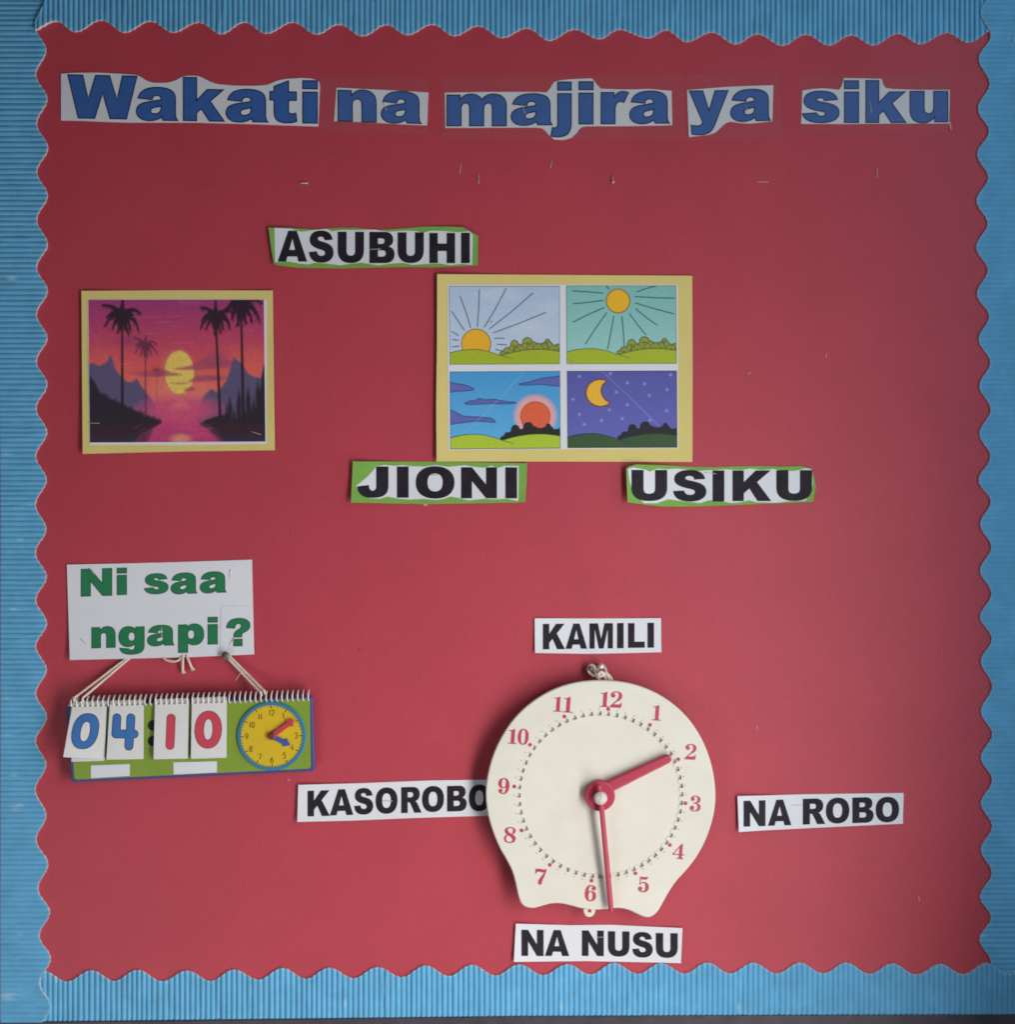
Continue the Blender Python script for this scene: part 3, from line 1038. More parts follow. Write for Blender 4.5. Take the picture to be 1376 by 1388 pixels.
HF['majira'] = title('majira', zpts([(476, 127), (620, 124), (760, 124), (820, 124), (855, 126), (870, 110), (878, 95), (885, 87), (905, 81), (940, 77), (1025, 73), (1040, 92), (1058, 112), (1150, 115), (1240, 113), (1322, 120),
      (1325, 248), (1200, 251), (1060, 252), (1005, 252), (985, 256), (975, 266), (970, 275), (950, 294), (930, 301), (915, 303), (885, 302), (865, 285), (852, 270), (840, 260), (820, 257), (700, 257), (560, 258), (478, 258)], 430, 80, 2.752),
      [('m', 606, 686.5, 128, 171), ('a', 693, 748.7, 127.6, 170.5), ('j', 747, 774.5, 111.8, 186), ('i', 785, 804, 111.3, 168.5), ('r', 815, 852, 124.5, 168.3), ('a', 853.7, 907.5, 124, 168.3)],
      0.0, [(598, 105), (926, 101), (928, 189), (600, 189)], 'white cut-out paper reading majira in bold blue letters', 3, dict(b=0.0003))
HF['ya'] = title('ya', zpts([(91, 123), (240, 111), (330, 107), (429, 104), (425, 245), (380, 250), (340, 254), (300, 252), (262, 247), (248, 250), (235, 258), (205, 287), (190, 294), (170, 299), (98, 307)], 900, 80, 2.891),
      [('y', 934.6, 987, 123.6, 183), ('a', 990.6, 1044.6, 121.5, 165)], -0.015, [(930, 101), (1058, 97), (1060, 187), (932, 190)],
      'white cut-out paper reading ya in bold blue letters', 4, dict(b=0.0003))
HF['siku'] = title('siku', zpts([(543, 125), (580, 119), (620, 116), (660, 119), (680, 122), (690, 119), (698, 105), (706, 76), (854, 79), (858, 98), (868, 114), (900, 119), (1000, 122), (1121, 122), (1118, 254), (900, 254), (700, 256), (538, 255)], 900, 80, 2.891),
      [('s', 1088, 1137.6, 124, 166.8), ('i', 1145, 1164, 110, 166.5), ('k', 1174, 1228, 109.7, 166.5), ('u', 1233.8, 1285, 124.3, 167)], 0.0,
      [(1084, 102), (1288, 100), (1290, 176), (1086, 178)], 'white cut-out paper reading siku in bold blue letters, last word of the title', 5, dict(r=0.0006))


def green_sign(green, white, boxes, label, seed, kw, tilt=0.0):
    x0, x1, y0, y1 = bbox(green)
    t = thing('word_sign', (x0 + x1) / 2, y1, label, 'sign', 'green-backed day signs')
    hf = curl(green, seed=seed, **kw)
    sheet('backing_paper', [green], hf, M_GREENP, t, thick=0.0004, step=10, edge_mat=M_GEDGE)
    h2 = lambda x, y: hf(x, y) + 0.00042
    sheet('paper', [white], h2, M_PAPER, t, thick=0.00022, step=10, edge_mat=M_PEDGE)
    letters(boxes, tilt, lambda x, y: hf(x, y) + 0.00064, M_BLACK, t)
    return hf


M_GEDGE = mat('green_paper_cut_edge', (0.42, 0.46, 0.16), 0.8, 0.2)
g = lambda p: zpts(p, 350, 290, 4.3)
HF['ASUBUHI'] = green_sign(g([(60, 82), (180, 82), (250, 87), (320, 92), (380, 88), (440, 84), (560, 82), (630, 88), (700, 95), (780, 90), (850, 85), (960, 75), (1110, 75), (1190, 78), (1220, 92), (1250, 112), (1282, 130), (1280, 300), (1180, 306), (1000, 312), (850, 310),
      (700, 312), (500, 318), (350, 316), (230, 314), (110, 300), (92, 292), (75, 200)]),
      g([(95, 82), (190, 88), (220, 96), (250, 105), (290, 100), (330, 95), (400, 88), (430, 103), (480, 95), (600, 95), (680, 92), (720, 99), (760, 105), (850, 98), (920, 100), (960, 110), (1010, 98), (1080, 100), (1160, 108), (1230, 102), (1251, 122), (1248, 298), (1190, 292),
         (1120, 300), (1060, 290), (980, 292), (900, 298), (840, 285), (780, 290), (700, 300), (600, 285), (530, 292), (480, 300), (400, 290), (330, 285), (290, 295), (240, 290), (180, 278), (98, 282)]),
      [('A', 376.3, 416.5, 313, 355), ('S', 418.6, 452.3, 312.8, 356.5), ('U', 457.7, 493.5, 314.4, 357), ('B', 500.7, 535, 314.6, 357), ('U', 539, 574.6, 315.3, 357), ('H', 582, 617, 316, 357), ('I', 625, 637, 315.8, 357)],
      'green-backed white paper sign reading ASUBUHI in black capitals', 11, dict(l=0.003, r=0.0035, b=0.0015, wave=0.0008))
g = lambda p: zpts(p, 460, 610, 4.914)
HF['JIONI'] = green_sign(g([(90, 76), (650, 78), (1252, 88), (1248, 200), (1240, 345), (1180, 350), (900, 355), (560, 360), (300, 355), (78, 350)]),
      g([(245, 108), (300, 100), (370, 106), (420, 100), (480, 108), (560, 110), (640, 100), (730, 112), (800, 104), (840, 102), (900, 112), (960, 118), (1010, 104), (1060, 118), (1100, 104), (1195, 106), (1192, 340), (1120, 325), (1040, 328), (960, 325), (860, 335), (800, 320),
         (740, 310), (700, 325), (640, 333), (560, 325), (470, 330), (400, 325), (320, 310), (270, 325), (200, 320), (140, 290), (112, 238), (180, 185), (230, 130)]),
      [('J', 484.4, 526.7, 632.4, 675), ('I', 538, 554, 632.4, 674.7), ('O', 563.4, 616.3, 632, 676), ('N', 625, 673.7, 633.4, 675.5), ('I', 685, 701, 633.4, 675.5)],
      'green-backed white paper sign reading JIONI in black capitals', 12, dict(l=0.0045, r=0.0025, b=0.0018, wave=0.0007))
g = lambda p: zpts(p, 830, 610, 4.587)
HF['USIKU'] = green_sign(g([(88, 115), (105, 102), (150, 90), (260, 93), (380, 97), (500, 106), (640, 108), (760, 102), (900, 100), (1040, 104), (1180, 100), (1235, 115), (1250, 145), (1266, 230), (1248, 320), (1180, 326), (1000, 332), (800, 340), (600, 348), (440, 352), (300, 350), (220, 342), (95, 325), (90, 200)]),
      g([(98, 118), (130, 108), (200, 120), (235, 135), (280, 115), (340, 120), (400, 115), (450, 120), (540, 130), (620, 125), (700, 120), (800, 125), (860, 115), (930, 125), (1000, 118), (1060, 128), (1130, 130), (1200, 115), (1240, 120), (1248, 200), (1238, 270), (1200, 315), (1100, 318),
         (1020, 328), (950, 325), (900, 325), (850, 312), (800, 325), (740, 330), (690, 320), (600, 312), (550, 330), (500, 325), (440, 320), (350, 305), (280, 330), (200, 330), (150, 290), (120, 240), (105, 180)]),
      [('U', 856, 904.6, 637, 679.3), ('S', 912.4, 957.8, 637, 680), ('I', 966, 982, 637.7, 679.8), ('K', 993, 1045.8, 637.7, 679.3), ('U', 1052.4, 1101, 637.3, 679)],
      'green-backed white paper sign reading USIKU in black capitals', 13, dict(l=0.009, r=0.001, b=0.001, wave=0.0005))


def plain_sign(paper, boxes, tilt, label, seed, kw):
    x0, x1, y0, y1 = bbox(paper)
    t = thing('word_sign', (x0 + x1) / 2, y1, label, 'sign', 'white signs around the clock')
    hf = curl(paper, seed=seed, **kw)
    sheet('paper', [paper], hf, M_PAPER, t, thick=0.0003, step=10, edge_mat=M_PEDGE)
    letters(boxes, tilt, lambda x, y: hf(x, y) + 0.0003, M_BLACK, t)
    return hf


HF['KAMILI'] = plain_sign(zpts([(102, 124), (700, 126), (1280, 122), (1284, 440), (1000, 447), (600, 455), (106, 446)], 710, 820, 6.88),
      [('K', 735.9, 766, 845.4, 880), ('A', 766.7, 796, 845, 879.3), ('M', 799, 831, 844.7, 879), ('I', 836.5, 845.5, 844.4, 878.6), ('L', 851.3, 874.2, 844.4, 878), ('I', 877.7, 886.7, 844, 877.8)],
      -0.01, 'white paper sign reading KAMILI in black capitals', 21, dict(l=0.0018, b=0.0022, r=0.0014, wave=0.0006))
HF['KASOROBO'] = plain_sign(zpts([(68, 112), (500, 100), (900, 84), (1285, 78), (1320, 77), (1318, 307), (1290, 310), (800, 325), (400, 342), (62, 350)], 390, 1040, 4.745),
      [('K', 416.8, 447.3, 1071.2, 1106), ('A', 447, 479, 1069.5, 1104.7), ('S', 480, 506, 1067.8, 1104), ('O', 509, 539, 1067, 1102.8), ('R', 543.8, 571.7, 1066.3, 1101.5), ('O', 572, 602, 1065, 1100.5), ('B', 606, 632.8, 1064.7, 1099.4), ('O', 635.5, 664, 1063, 1099.4)],
      -0.03, 'white paper sign reading KASOROBO in black capitals, its end behind the cream clock', 22, dict(l=0.003, b=0.002, wave=0.0008))
HF['NA ROBO'] = plain_sign(zpts([(105, 100), (600, 86), (1297, 77), (1292, 297), (700, 325), (300, 345), (115, 357)], 980, 1060, 5.292),
      [('N', 1008, 1037.8, 1084.8, 1119.8), ('A', 1041, 1073, 1083.6, 1118.6), ('R', 1088.3, 1119, 1082, 1117), ('O', 1119.5, 1151.6, 1080.8, 1116), ('B', 1155.4, 1184.5, 1080.4, 1115), ('O', 1187, 1219, 1079.7, 1114.4)],
      -0.03, 'white paper sign reading NA ROBO in black capitals', 23, dict(l=0.005, b=0.002, wave=0.0006))
HF['NA NUSU'] = plain_sign(zpts([(102, 114), (500, 125), (780, 122), (1298, 146), (1287, 397), (1000, 390), (600, 382), (88, 388)], 680, 1230, 5.292),
      [('N', 706.8, 737, 1259.9, 1295.4), ('A', 738.6, 771.8, 1260.2, 1295.4), ('N', 788.8, 818.7, 1260.8, 1295.4), ('U', 824, 853.5, 1261.9, 1296.3), ('S', 857, 885, 1262.7, 1297.6), ('U', 889, 918.9, 1264.3, 1298)],
      0.01, 'white paper sign reading NA NUSU in black capitals', 24, dict(l=0.0035, r=0.002, b=0.0012, wave=0.0008))

# question card, its bottom edge held off the board by the cord behind it
qp = zpts([(52, 75), (400, 68), (800, 58), (1285, 42), (1292, 350), (1300, 672), (900, 690), (500, 700), (72, 710)], 80, 750, 4.914)
qc = thing('question_card', 218, 892, 'white card asking Ni saa ngapi? in bold green letters', 'sign')
qh = curl(qp, l=0.001, b=0.0042, wave=0.0004, seed=31)
sheet('paper', [qp], qh, M_PAPER, qc, thick=0.0004, step=12, edge_mat=M_PEDGE)
qt = lambda x, y: qh(x, y) + 0.0004
patch = zpts([(1080, 352), (1290, 350), (1298, 670), (1290, 672), (1074, 674)], 80, 750, 4.914)
sheet('paper_patch', [patch], lambda x, y: qt(x, y) + 0.0001, M_PAPER, qc, thick=0.0003, step=12, edge_mat=M_PEDGE)
letters([('N', 110, 151.6, 771, 807.6), ('i', 158.8, 171.6, 770, 806), ('s', 195.6, 228, 777.5, 805), ('a', 231.8, 267, 776.5, 805), ('a', 271.3, 306.7, 775, 803.7),
         ('n', 124.4, 156.3, 849.3, 877.8), ('g', 161, 195.6, 849, 886.8), ('a', 199.7, 236, 847.3, 875.4), ('p', 241.8, 276.4, 845.6, 884), ('i', 281.9, 294.7, 836.5, 873)],
        -0.03, qt, M_GREEN, qc, M_DGREEN, 1.0)
letters([('?', 307, 339, 838, 875.4)], -0.03, lambda x, y: qt(x, y) + 0.0004, M_GREEN, qc, M_DGREEN, 1.0)
HF['q'] = qh


# ------------------------------------------------------------------ printed pictures
class Canvas:
    """a small painter: colours per sample, later laid out as a printed sheet"""

    def __init__(self, x0, y0, x1, y1, nx, ny, ss=2):
        self.nx, self.ny, self.ss = nx, ny, ss
        xs = x0 + (np.arange(nx * ss) + .5) / (nx * ss) * (x1 - x0)
        ys = y0 + (np.arange(ny * ss) + .5) / (ny * ss) * (y1 - y0)
        self.X, self.Y = np.meshgrid(xs, ys)
        self.c = np.zeros((ny * ss, nx * ss, 3))
        self.px = (x1 - x0) / (nx * ss)

    def put(self, mask, col, a=1.0):
        m = np.clip(mask.astype(float), 0, 1) * a
        self.c = self.c * (1 - m[..., None]) + np.asarray(col) * m[..., None]

    def poly(self, pts, col, a=1.0, soft=0):
        m = inside(self.X, self.Y, [pts]).astype(float)
        if soft:
            m = blur(m, soft)
        self.put(m, col, a)

    def disc(self, x, y, r, col, a=1.0, ry=None, soft=1.0):
        ry = ry or r
        d = np.sqrt(((self.X - x) / r) ** 2 + ((self.Y - y) / ry) ** 2)
        self.put(np.clip((1 - d) * r / (soft * self.px) + .5, 0, 1), col, a)

    def line(self, pts, w, col, a=1.0, w1=None):
        w1 = w if w1 is None else w1
        n = len(pts) - 1
        m = np.zeros_like(self.X)
        for i in range(n):
            (xa, ya), (xb, yb) = pts[i], pts[i + 1]
            ww0 = w + (w1 - w) * i / n
            ww1 = w + (w1 - w) * (i + 1) / n
            pad = max(w, w1) + 3
            bx = (self.X[0] > min(xa, xb) - pad) & (self.X[0] < max(xa, xb) + pad)
            by = (self.Y[:, 0] > min(ya, yb) - pad) & (self.Y[:, 0] < max(ya, yb) + pad)
            if not bx.any() or not by.any():
                continue
            ix = np.where(bx)[0]
            iy = np.where(by)[0]
            sl = (slice(iy[0], iy[-1] + 1), slice(ix[0], ix[-1] + 1))
            X, Y = self.X[sl], self.Y[sl]
            L2 = (xb - xa) ** 2 + (yb - ya) ** 2 + 1e-9
            t = np.clip(((X - xa) * (xb - xa) + (Y - ya) * (yb - ya)) / L2, 0, 1)
            d = np.hypot(X - xa - t * (xb - xa), Y - ya - t * (yb - ya))
            hw = (ww0 + (ww1 - ww0) * t) / 2
            m[sl] = np.maximum(m[sl], np.clip((hw - d) / self.px + .5, 0, 1))
        self.put(m, col, a)

    def vgrad(self, stops):
        ys = [s[0] for s in stops]
        cols = np.array([s[1] for s in stops])
        for k in range(3):
            self.c[..., k] = np.interp(self.Y, ys, cols[:, k])

    def grain(self, amp, seed):
        r = np.random.RandomState(seed)
        n = r.randn(*self.c.shape[:2])
        n = blur(n, 2)
        n /= n.std()
        self.c *= (1 + amp * n)[..., None]

    def out(self):
        s = self.ss
        return self.c.reshape(self.ny, s, self.nx, s, 3).mean(axis=(1, 3)).clip(0.003, 0.9)


def blur(m, r):
    k = int(max(1, round(r)))
    ker = np.exp(-0.5 * (np.arange(-2 * k, 2 * k + 1) / r) ** 2)
    ker /= ker.sum()
    p = np.pad(m, 2 * k, mode='edge')
    p = sum(w * p[i:i + m.shape[0], :] for i, w in enumerate(ker))
    return sum(w * p[:, i:i + m.shape[1]] for i, w in enumerate(ker))


def print_sheet(name, quad, img, hf, parent, eps=0.0001):
    """img laid as a colour print over the pixel quad tl,tr,br,bl"""
    ny, nx, _ = img.shape
    u = np.linspace(0, 1, nx)
    v = np.linspace(0, 1, ny)
    Ug, Vg = np.meshgrid(u, v)
    q = np.array(quad, float)
    P = (q[0][None, None] * ((1 - Ug) * (1 - Vg))[..., None] + q[1][None, None] * (Ug * (1 - Vg))[..., None]
         + q[2][None, None] * (Ug * Vg)[..., None] + q[3][None, None] * ((1 - Ug) * Vg)[..., None])
    off = root_loc(parent)
    co = np.zeros((ny, nx, 3))
    for j in range(ny):
        for i in range(nx):
            x, y = P[j, i]
            h = hf(x, y) + eps
            s = U * (DIST - h) / DIST
            co[j, i] = ((x - CX) * s - off.x, -h - off.y, ZC - (y - CY) * s - off.z)
    idx = np.arange(nx * ny).reshape(ny, nx)
    f = np.stack([idx[:-1, :-1], idx[1:, :-1], idx[1:, 1:], idx[:-1, 1:]], -1).reshape(-1, 4)
    me = bpy.data.meshes.new(name)
    me.vertices.add(nx * ny)
    me.vertices.foreach_set('co', co.ravel())
    me.loops.add(f.size)
    me.loops.foreach_set('vertex_index', f.ravel())
    me.polygons.add(len(f))
    me.polygons.foreach_set('loop_start', np.arange(0, f.size, 4))
    me.polygons.foreach_set('use_smooth', np.ones(len(f), bool))
    at = me.attributes.new('print', 'FLOAT_COLOR', 'POINT')
    at.data.foreach_set('color', np.concatenate([img.reshape(-1, 3), np.ones((nx * ny, 1))], 1).ravel())
    me.materials.append(M_PRINT)
    me.update()
    me.validate()
    o = bpy.data.objects.new(name, me)
    COL.objects.link(o)
    o.parent = parent
    return o


# --- four times of day
FW = 214                     # how white paper reads where this poster hangs
c4 = lambda r, g_, b: np.array(alb(r, g_, b, FW))
z4 = lambda p: zpts(p, 580, 360, 3.719)
mount4 = z4([(47, 44), (700, 48), (1333, 52), (1335, 520), (1334, 990), (700, 988), (44, 988), (42, 700), (46, 400)])
p4 = thing('picture_poster', 765, 626, 'yellow-mounted poster of four cartoon pictures: sunrise, noon, sunset and moonlit night', 'poster')
h4 = curl(mount4, l=0.004, r=0.0008, b=0.001, t=0.0005, wave=0.0005, seed=41)
sheet('mount', [mount4], h4, M_YELLOWP, p4, thick=0.0004, step=16, edge_mat=M_PEDGE)
w4 = lambda x, y: h4(x, y) + 0.0005
sheet('print_paper', [z4([(99, 97), (1259, 97), (1263, 922), (104, 929)])], w4, M_PAPER, p4, thick=0.0002, step=16)
t4 = lambda x, y: w4(x, y) + 0.0002


def hill_scene(cv, ox, oy, hillc, linec, bushc, bushline, leaves):
    """two rolling hills with a bushy hedge on the right one; ox,oy = panel's top-left in 3.719-zoom units"""
    X = lambda pts: [(ox + x, oy + y) for x, y in pts]
    lefth = catmull([(-4, 338), (40, 326), (100, 319), (160, 321), (215, 334), (270, 352), (322, 368)], 8)
    righth = catmull([(262, 350), (320, 334), (390, 322), (460, 319), (520, 324), (562, 332)], 8)
    # hedge
    bumps = [(270, 342, 14, 12), (292, 328, 18, 17), (330, 300, 20, 26), (325, 318, 22, 20), (358, 318, 18, 22), (395, 285, 24, 24), (392, 310, 34, 24), (425, 308, 20, 26), (450, 312, 24, 22),
             (478, 310, 18, 24), (496, 284, 11, 16), (500, 304, 22, 24), (530, 316, 20, 18), (552, 314, 20, 20)]
    for x, y, rx, ry in bumps:
        cv.disc(ox + x, oy + y, rx + 3, bushline, ry=ry + 3)
    for x, y, rx, ry in bumps:
        cv.disc(ox + x, oy + y, rx, bushc, ry=ry)
    if leaves:
        for x, y, rx, ry in bumps:
            arc = [(ox + x + rx * math.cos(a), oy + y + ry * math.sin(a)) for a in np.linspace(math.pi * 1.05, math.pi * 1.95, 9)]
            cv.line(arc, 3.2, bushline, 0.75)
            cv.line([(ox + x, oy + y + 2), (ox + x, oy + y + ry)], 4, bushline, 0.8)
            cv.line([(ox + x - rx * .35, oy + y + ry * .2), (ox + x, oy + y + ry * .55), (ox + x + rx * .35, oy + y + ry * .25)], 3, bushline, 0.6)
    cv.poly(X(righth + [(570, 420), (180, 420), (250, 360)]), hillc)
    cv.line(X(righth), 4, linec)
    cv.poly(X(lefth + [(322, 420), (-10, 420)]), hillc)
    cv.line(X(lefth), 4.5, linec, 1, 2.5)


def frame_line(cv, x0, y0, x1, y1, col, w=5):
    cv.line([(x0, y0), (x1, y0), (x1, y1), (x0, y1), (x0, y0)], w, col)


line_c = c4(62, 78, 92)
# sunrise
a = Canvas(106, 104, 666, 499, 300, 212)
a.vgrad([(104, c4(168, 184, 208)), (300, c4(176, 192, 212)), (499, c4(184, 196, 214))])
for x, y, rx, ry in ((360, 150, 110, 35), (620, 215, 60, 30), (510, 310, 80, 40)):
    a.disc(x, y, rx, c4(200, 204, 214), 0.35, ry=ry, soft=60)
for p in ([(120, 232), (182, 325)], [(163, 156), (190, 230), (215, 312)], [(260, 124), (256, 220), (249, 308)], [(395, 118), (340, 220), (285, 310)], [(528, 142), (420, 235), (312, 318)],
          [(594, 238), (460, 292), (330, 340)], [(120, 333), (152, 352)], [(122, 372), (152, 377)], [(122, 410), (155, 405)], [(334, 367), (384, 367)], [(348, 397), (396, 401)], [(340, 423), (378, 432)]):
    a.line(p, 5.5, line_c, 0.9)
a.disc(318, 284, 6, c4(110, 125, 140), .7)
a.disc(242, 394, 76, c4(120, 95, 30))
a.disc(242, 394, 71.5, c4(222, 166, 44))
hill_scene(a, 106, 104, c4(158, 172, 42), c4(70, 85, 60), c4(142, 150, 62), c4(58, 62, 40), True)
frame_line(a, 107, 105, 665, 498, c4(84, 84, 88))
a.grain(0.03, 1)
print_sheet('picture_panel', z4([(106, 104), (665, 104), (666, 497), (110, 500)]), a.out(), t4, p4)
# noon
a = Canvas(697, 102, 1255, 497, 300, 212)
a.vgrad([(102, c4(122, 178, 172)), (300, c4(136, 186, 180)), (497, c4(150, 196, 190))])
ny_c = c4(38, 78, 84)
for p in ([(730, 129), (800, 133), (882, 141)], [(732, 194), (810, 187), (884, 177)], [(732, 286), (810, 247), (890, 213)], [(902, 239), (845, 318), (793, 396)], [(938, 256), (922, 340), (905, 421)],
          [(979, 259), (986, 340), (990, 408)], [(1017, 245), (1060, 302), (1098, 350)], [(1050, 220), (1105, 266), (1158, 303)], [(1047, 190), (1140, 218), (1240, 245)], [(1046, 158), (1150, 164), (1246, 166)],
          [(1055, 134), (1100, 118), (1155, 104)], [(898, 104), (915, 120)]):
    a.line(p, 5.5, ny_c, 0.95)
a.disc(960, 180, 62, c4(120, 95, 30))
a.disc(960, 180, 57, c4(226, 172, 42))
hill_scene(a, 697, 100, c4(160, 176, 42), c4(58, 88, 62), c4(142, 150, 62), c4(58, 62, 40), True)
frame_line(a, 698, 103, 1254, 496, c4(70, 80, 84))
a.grain(0.03, 2)
print_sheet('picture_panel', z4([(697, 102), (1252, 102), (1255, 495), (700, 497)]), a.out(), t4, p4)
# sunset
a = Canvas(110, 532, 668, 926, 300, 212)
a.vgrad([(532, c4(70, 146, 200)), (926, c4(92, 168, 214))])
cl, clo = c4(92, 100, 168), c4(40, 60, 105)
for p in ([(100, 590), (150, 594), (200, 605), (232, 624), (200, 630), (150, 633), (100, 634)],
          [(458, 598), (510, 588), (570, 570), (620, 564), (680, 562), (680, 606), (620, 606), (560, 600), (500, 604)],
          [(186, 694), (215, 680), (235, 682), (255, 670), (290, 676), (340, 674), (380, 684), (446, 692), (390, 698), (300, 696), (220, 700)],
          [(100, 728), (140, 738), (180, 758), (240, 762), (305, 768), (320, 770), (338, 790), (280, 786), (220, 786), (160, 794), (100, 794)]):
    cc = catmull(p, 5, True)
    a.poly(cc, cl)
    a.line(cc + cc[:1], 4, clo)
for r_, al in ((112, .25), (106, .35), (100, .5), (92, .5)):
    a.disc(541, 760, r_, c4(232, 160, 152), al, soft=6)
a.disc(541, 762, 76, c4(150, 70, 50))
a.disc(541, 762, 72, c4(216, 96, 64))
hill_scene(a, 110, 532, c4(168, 190, 52), c4(40, 62, 45), c4(42, 40, 40), c4(30, 30, 34), False)
a.line([(487, 540), (340, 690), (190, 840)], 4, c4(150, 190, 220), .35)
frame_line(a, 111, 533, 667, 924, c4(60, 75, 95))
a.grain(0.03, 3)
print_sheet('picture_panel', z4([(110, 535), (667, 532), (669, 922), (113, 926)]), a.out(), t4, p4)
# night
a = Canvas(701, 530, 1258, 920, 300, 212)
a.vgrad([(530, c4(84, 86, 156)), (920, c4(98, 100, 176))])
for x, y in ((764, 558), (922, 545), (1225, 552), (1006, 592), (1093, 597), (1207, 626), (951, 638), (732, 674), (1117, 655), (1006, 702), (915, 728), (763, 750), (1204, 732), (875, 780), (979, 772), (1120, 780), (787, 800)):
    a.disc(x, y, 6.5, c4(165, 168, 215), .65, soft=10)
a.line([(885, 536), (1165, 808)], 4, c4(160, 162, 208), .4)
moon = catmull([(900, 581), (872, 574), (840, 580), (812, 600), (798, 635), (805, 672), (830, 698), (866, 710), (900, 704), (916, 690), (896, 678), (880, 655), (874, 628), (882, 602)], 5, True)
a.poly(moon, c4(226, 174, 52))
a.line(moon + moon[:1], 6, c4(110, 55, 40))
hill_scene(a, 701, 528, c4(56, 84, 50), c4(28, 38, 48), c4(40, 36, 46), c4(34, 30, 42), False)
frame_line(a, 702, 532, 1257, 918, c4(50, 50, 80))
a.grain(0.03, 4)
print_sheet('picture_panel', z4([(701, 532), (1256, 530), (1258, 918), (704, 920)]), a.out(), t4, p4)

# --- sunset with palms
SW = 188
cs = lambda r, g_, b: np.array(alb(r, g_, b, SW))
zs = lambda p: zpts(p, 100, 380, 4.828)
mounts = zs([(50, 70), (700, 66), (1302, 68), (1309, 600), (1316, 1112), (700, 1120), (58, 1136), (54, 600)])
ps = thing('picture_poster', 242, 612, 'yellow-mounted picture of palm trees and a setting sun over pink water', 'poster')
hs_ = curl(mounts, l=0.0025, r=0.002, b=0.0022, wave=0.0005, seed=43)
sheet('mount', [mounts], hs_, M_YELLOWP, ps, thick=0.0004, step=16, edge_mat=M_PEDGE)
ws_ = lambda x, y: hs_(x, y) + 0.0005
sheet('print_paper', [zs([(90, 125), (1262, 125), (1263, 1070), (700, 1078), (102, 1076)])], ws_, M_PAPER, ps, thick=0.0002, step=16)
a = Canvas(95, 128, 1252, 1062, 330, 268)
a.vgrad([(128, cs(136, 38, 98)), (240, cs(150, 42, 92)), (360, cs(164, 48, 84)), (470, cs(176, 56, 76)), (560, cs(190, 68, 70)), (650, cs(196, 84, 68)), (740, cs(196, 84, 80)), (800, cs(186, 70, 92)), (860, cs(176, 52, 96)), (960, cs(172, 46, 96)), (1062, cs(160, 42, 92))])
# warm glow patches and soft purple clouds
a.disc(200, 560, 190, cs(196, 76, 66), .5, ry=90, soft=120)
a.disc(1150, 560, 190, cs(200, 82, 66), .45, ry=110, soft=120)
a.disc(690, 740, 170, cs(208, 108, 84), .7, ry=110, soft=120)
for x, y, rx, ry, al in ((360, 400, 90, 36, .5), (520, 610, 140, 20, .45), (930, 545, 120, 30, .6), (880, 640, 130, 18, .55), (950, 505, 60, 34, .4)):
    a.disc(x, y, rx, cs(128, 46, 88), al, ry=ry, soft=50)
a.disc(690, 605, 95, cs(202, 172, 70), 1, ry=141, soft=4)
a.disc(680, 540, 70, cs(206, 150, 74), .35, ry=60, soft=60)
cp = cs(150, 58, 84)
for p in ([(596, 590), (640, 604), (715, 620), (640, 628), (560, 632), (420, 626), (520, 610)], [(650, 582), (760, 560), (860, 510), (940, 480), (1000, 530), (1030, 560), (900, 584), (760, 590)],
          [(745, 660), (800, 640), (880, 626), (990, 655), (880, 664), (790, 668)], [(610, 676), (690, 672), (770, 674), (700, 682)], [(720, 720), (760, 700), (800, 716), (740, 732)]):
    a.poly(catmull(p, 5, True), cp, .85, soft=2.5)
mb = cs(78, 68, 100)
a.poly([(90, 545), (130, 543), (160, 562), (200, 545), (225, 520), (240, 482), (252, 520), (270, 580), (300, 622), (340, 662), (375, 668), (410, 643), (440, 692), (490, 762), (540, 830), (580, 930), (90, 960)], mb, 1, soft=2)
a.poly([(790, 930), (815, 850), (835, 780), (870, 738), (900, 712), (940, 738), (1000, 655), (1030, 560), (1048, 506), (1075, 530), (1100, 540), (1140, 612), (1180, 636), (1225, 640), (1246, 560), (1260, 545), (1260, 950)], mb, 1, soft=2)
a.disc(690, 850, 250, cs(182, 58, 100), .85, ry=85, soft=100)
a.poly([(640, 850), (660, 790), (700, 770), (760, 840)], cs(205, 100, 100), .5, soft=8)
dk = cs(34, 26, 34)
lf = [(90, 610), (140, 676), (170, 742)]
r0 = random.Random(5)
x = 170
while x < 560:
    yb = 742 + (x - 170) * 0.52 - 0.00012 * (x - 170) ** 2
    lf.append((x, yb - r0.uniform(4, 30)))
    lf.append((x + r0.uniform(6, 12), yb + r0.uniform(0, 12)))
    x += r0.uniform(14, 24)
a.poly(lf + [(575, 935), (520, 965), (430, 1010), (380, 1062), (90, 1070)], dk, .96, soft=2)
rt = [(810, 945), (860, 915), (920, 895), (985, 880)]
for tx, ty in ((1000, 800), (1020, 752), (1045, 830), (1080, 706), (1108, 800), (1140, 690), (1175, 760), (1205, 650), (1245, 545)):
    rt += [(tx - 16, ty + 100), (tx - 7, ty + 45), (tx, ty), (tx + 7, ty + 45), (tx + 15, ty + 85)]
a.poly(rt + [(1270, 560), (1270, 1070), (990, 1062), (930, 1010), (850, 965)], dk, .96, soft=2)
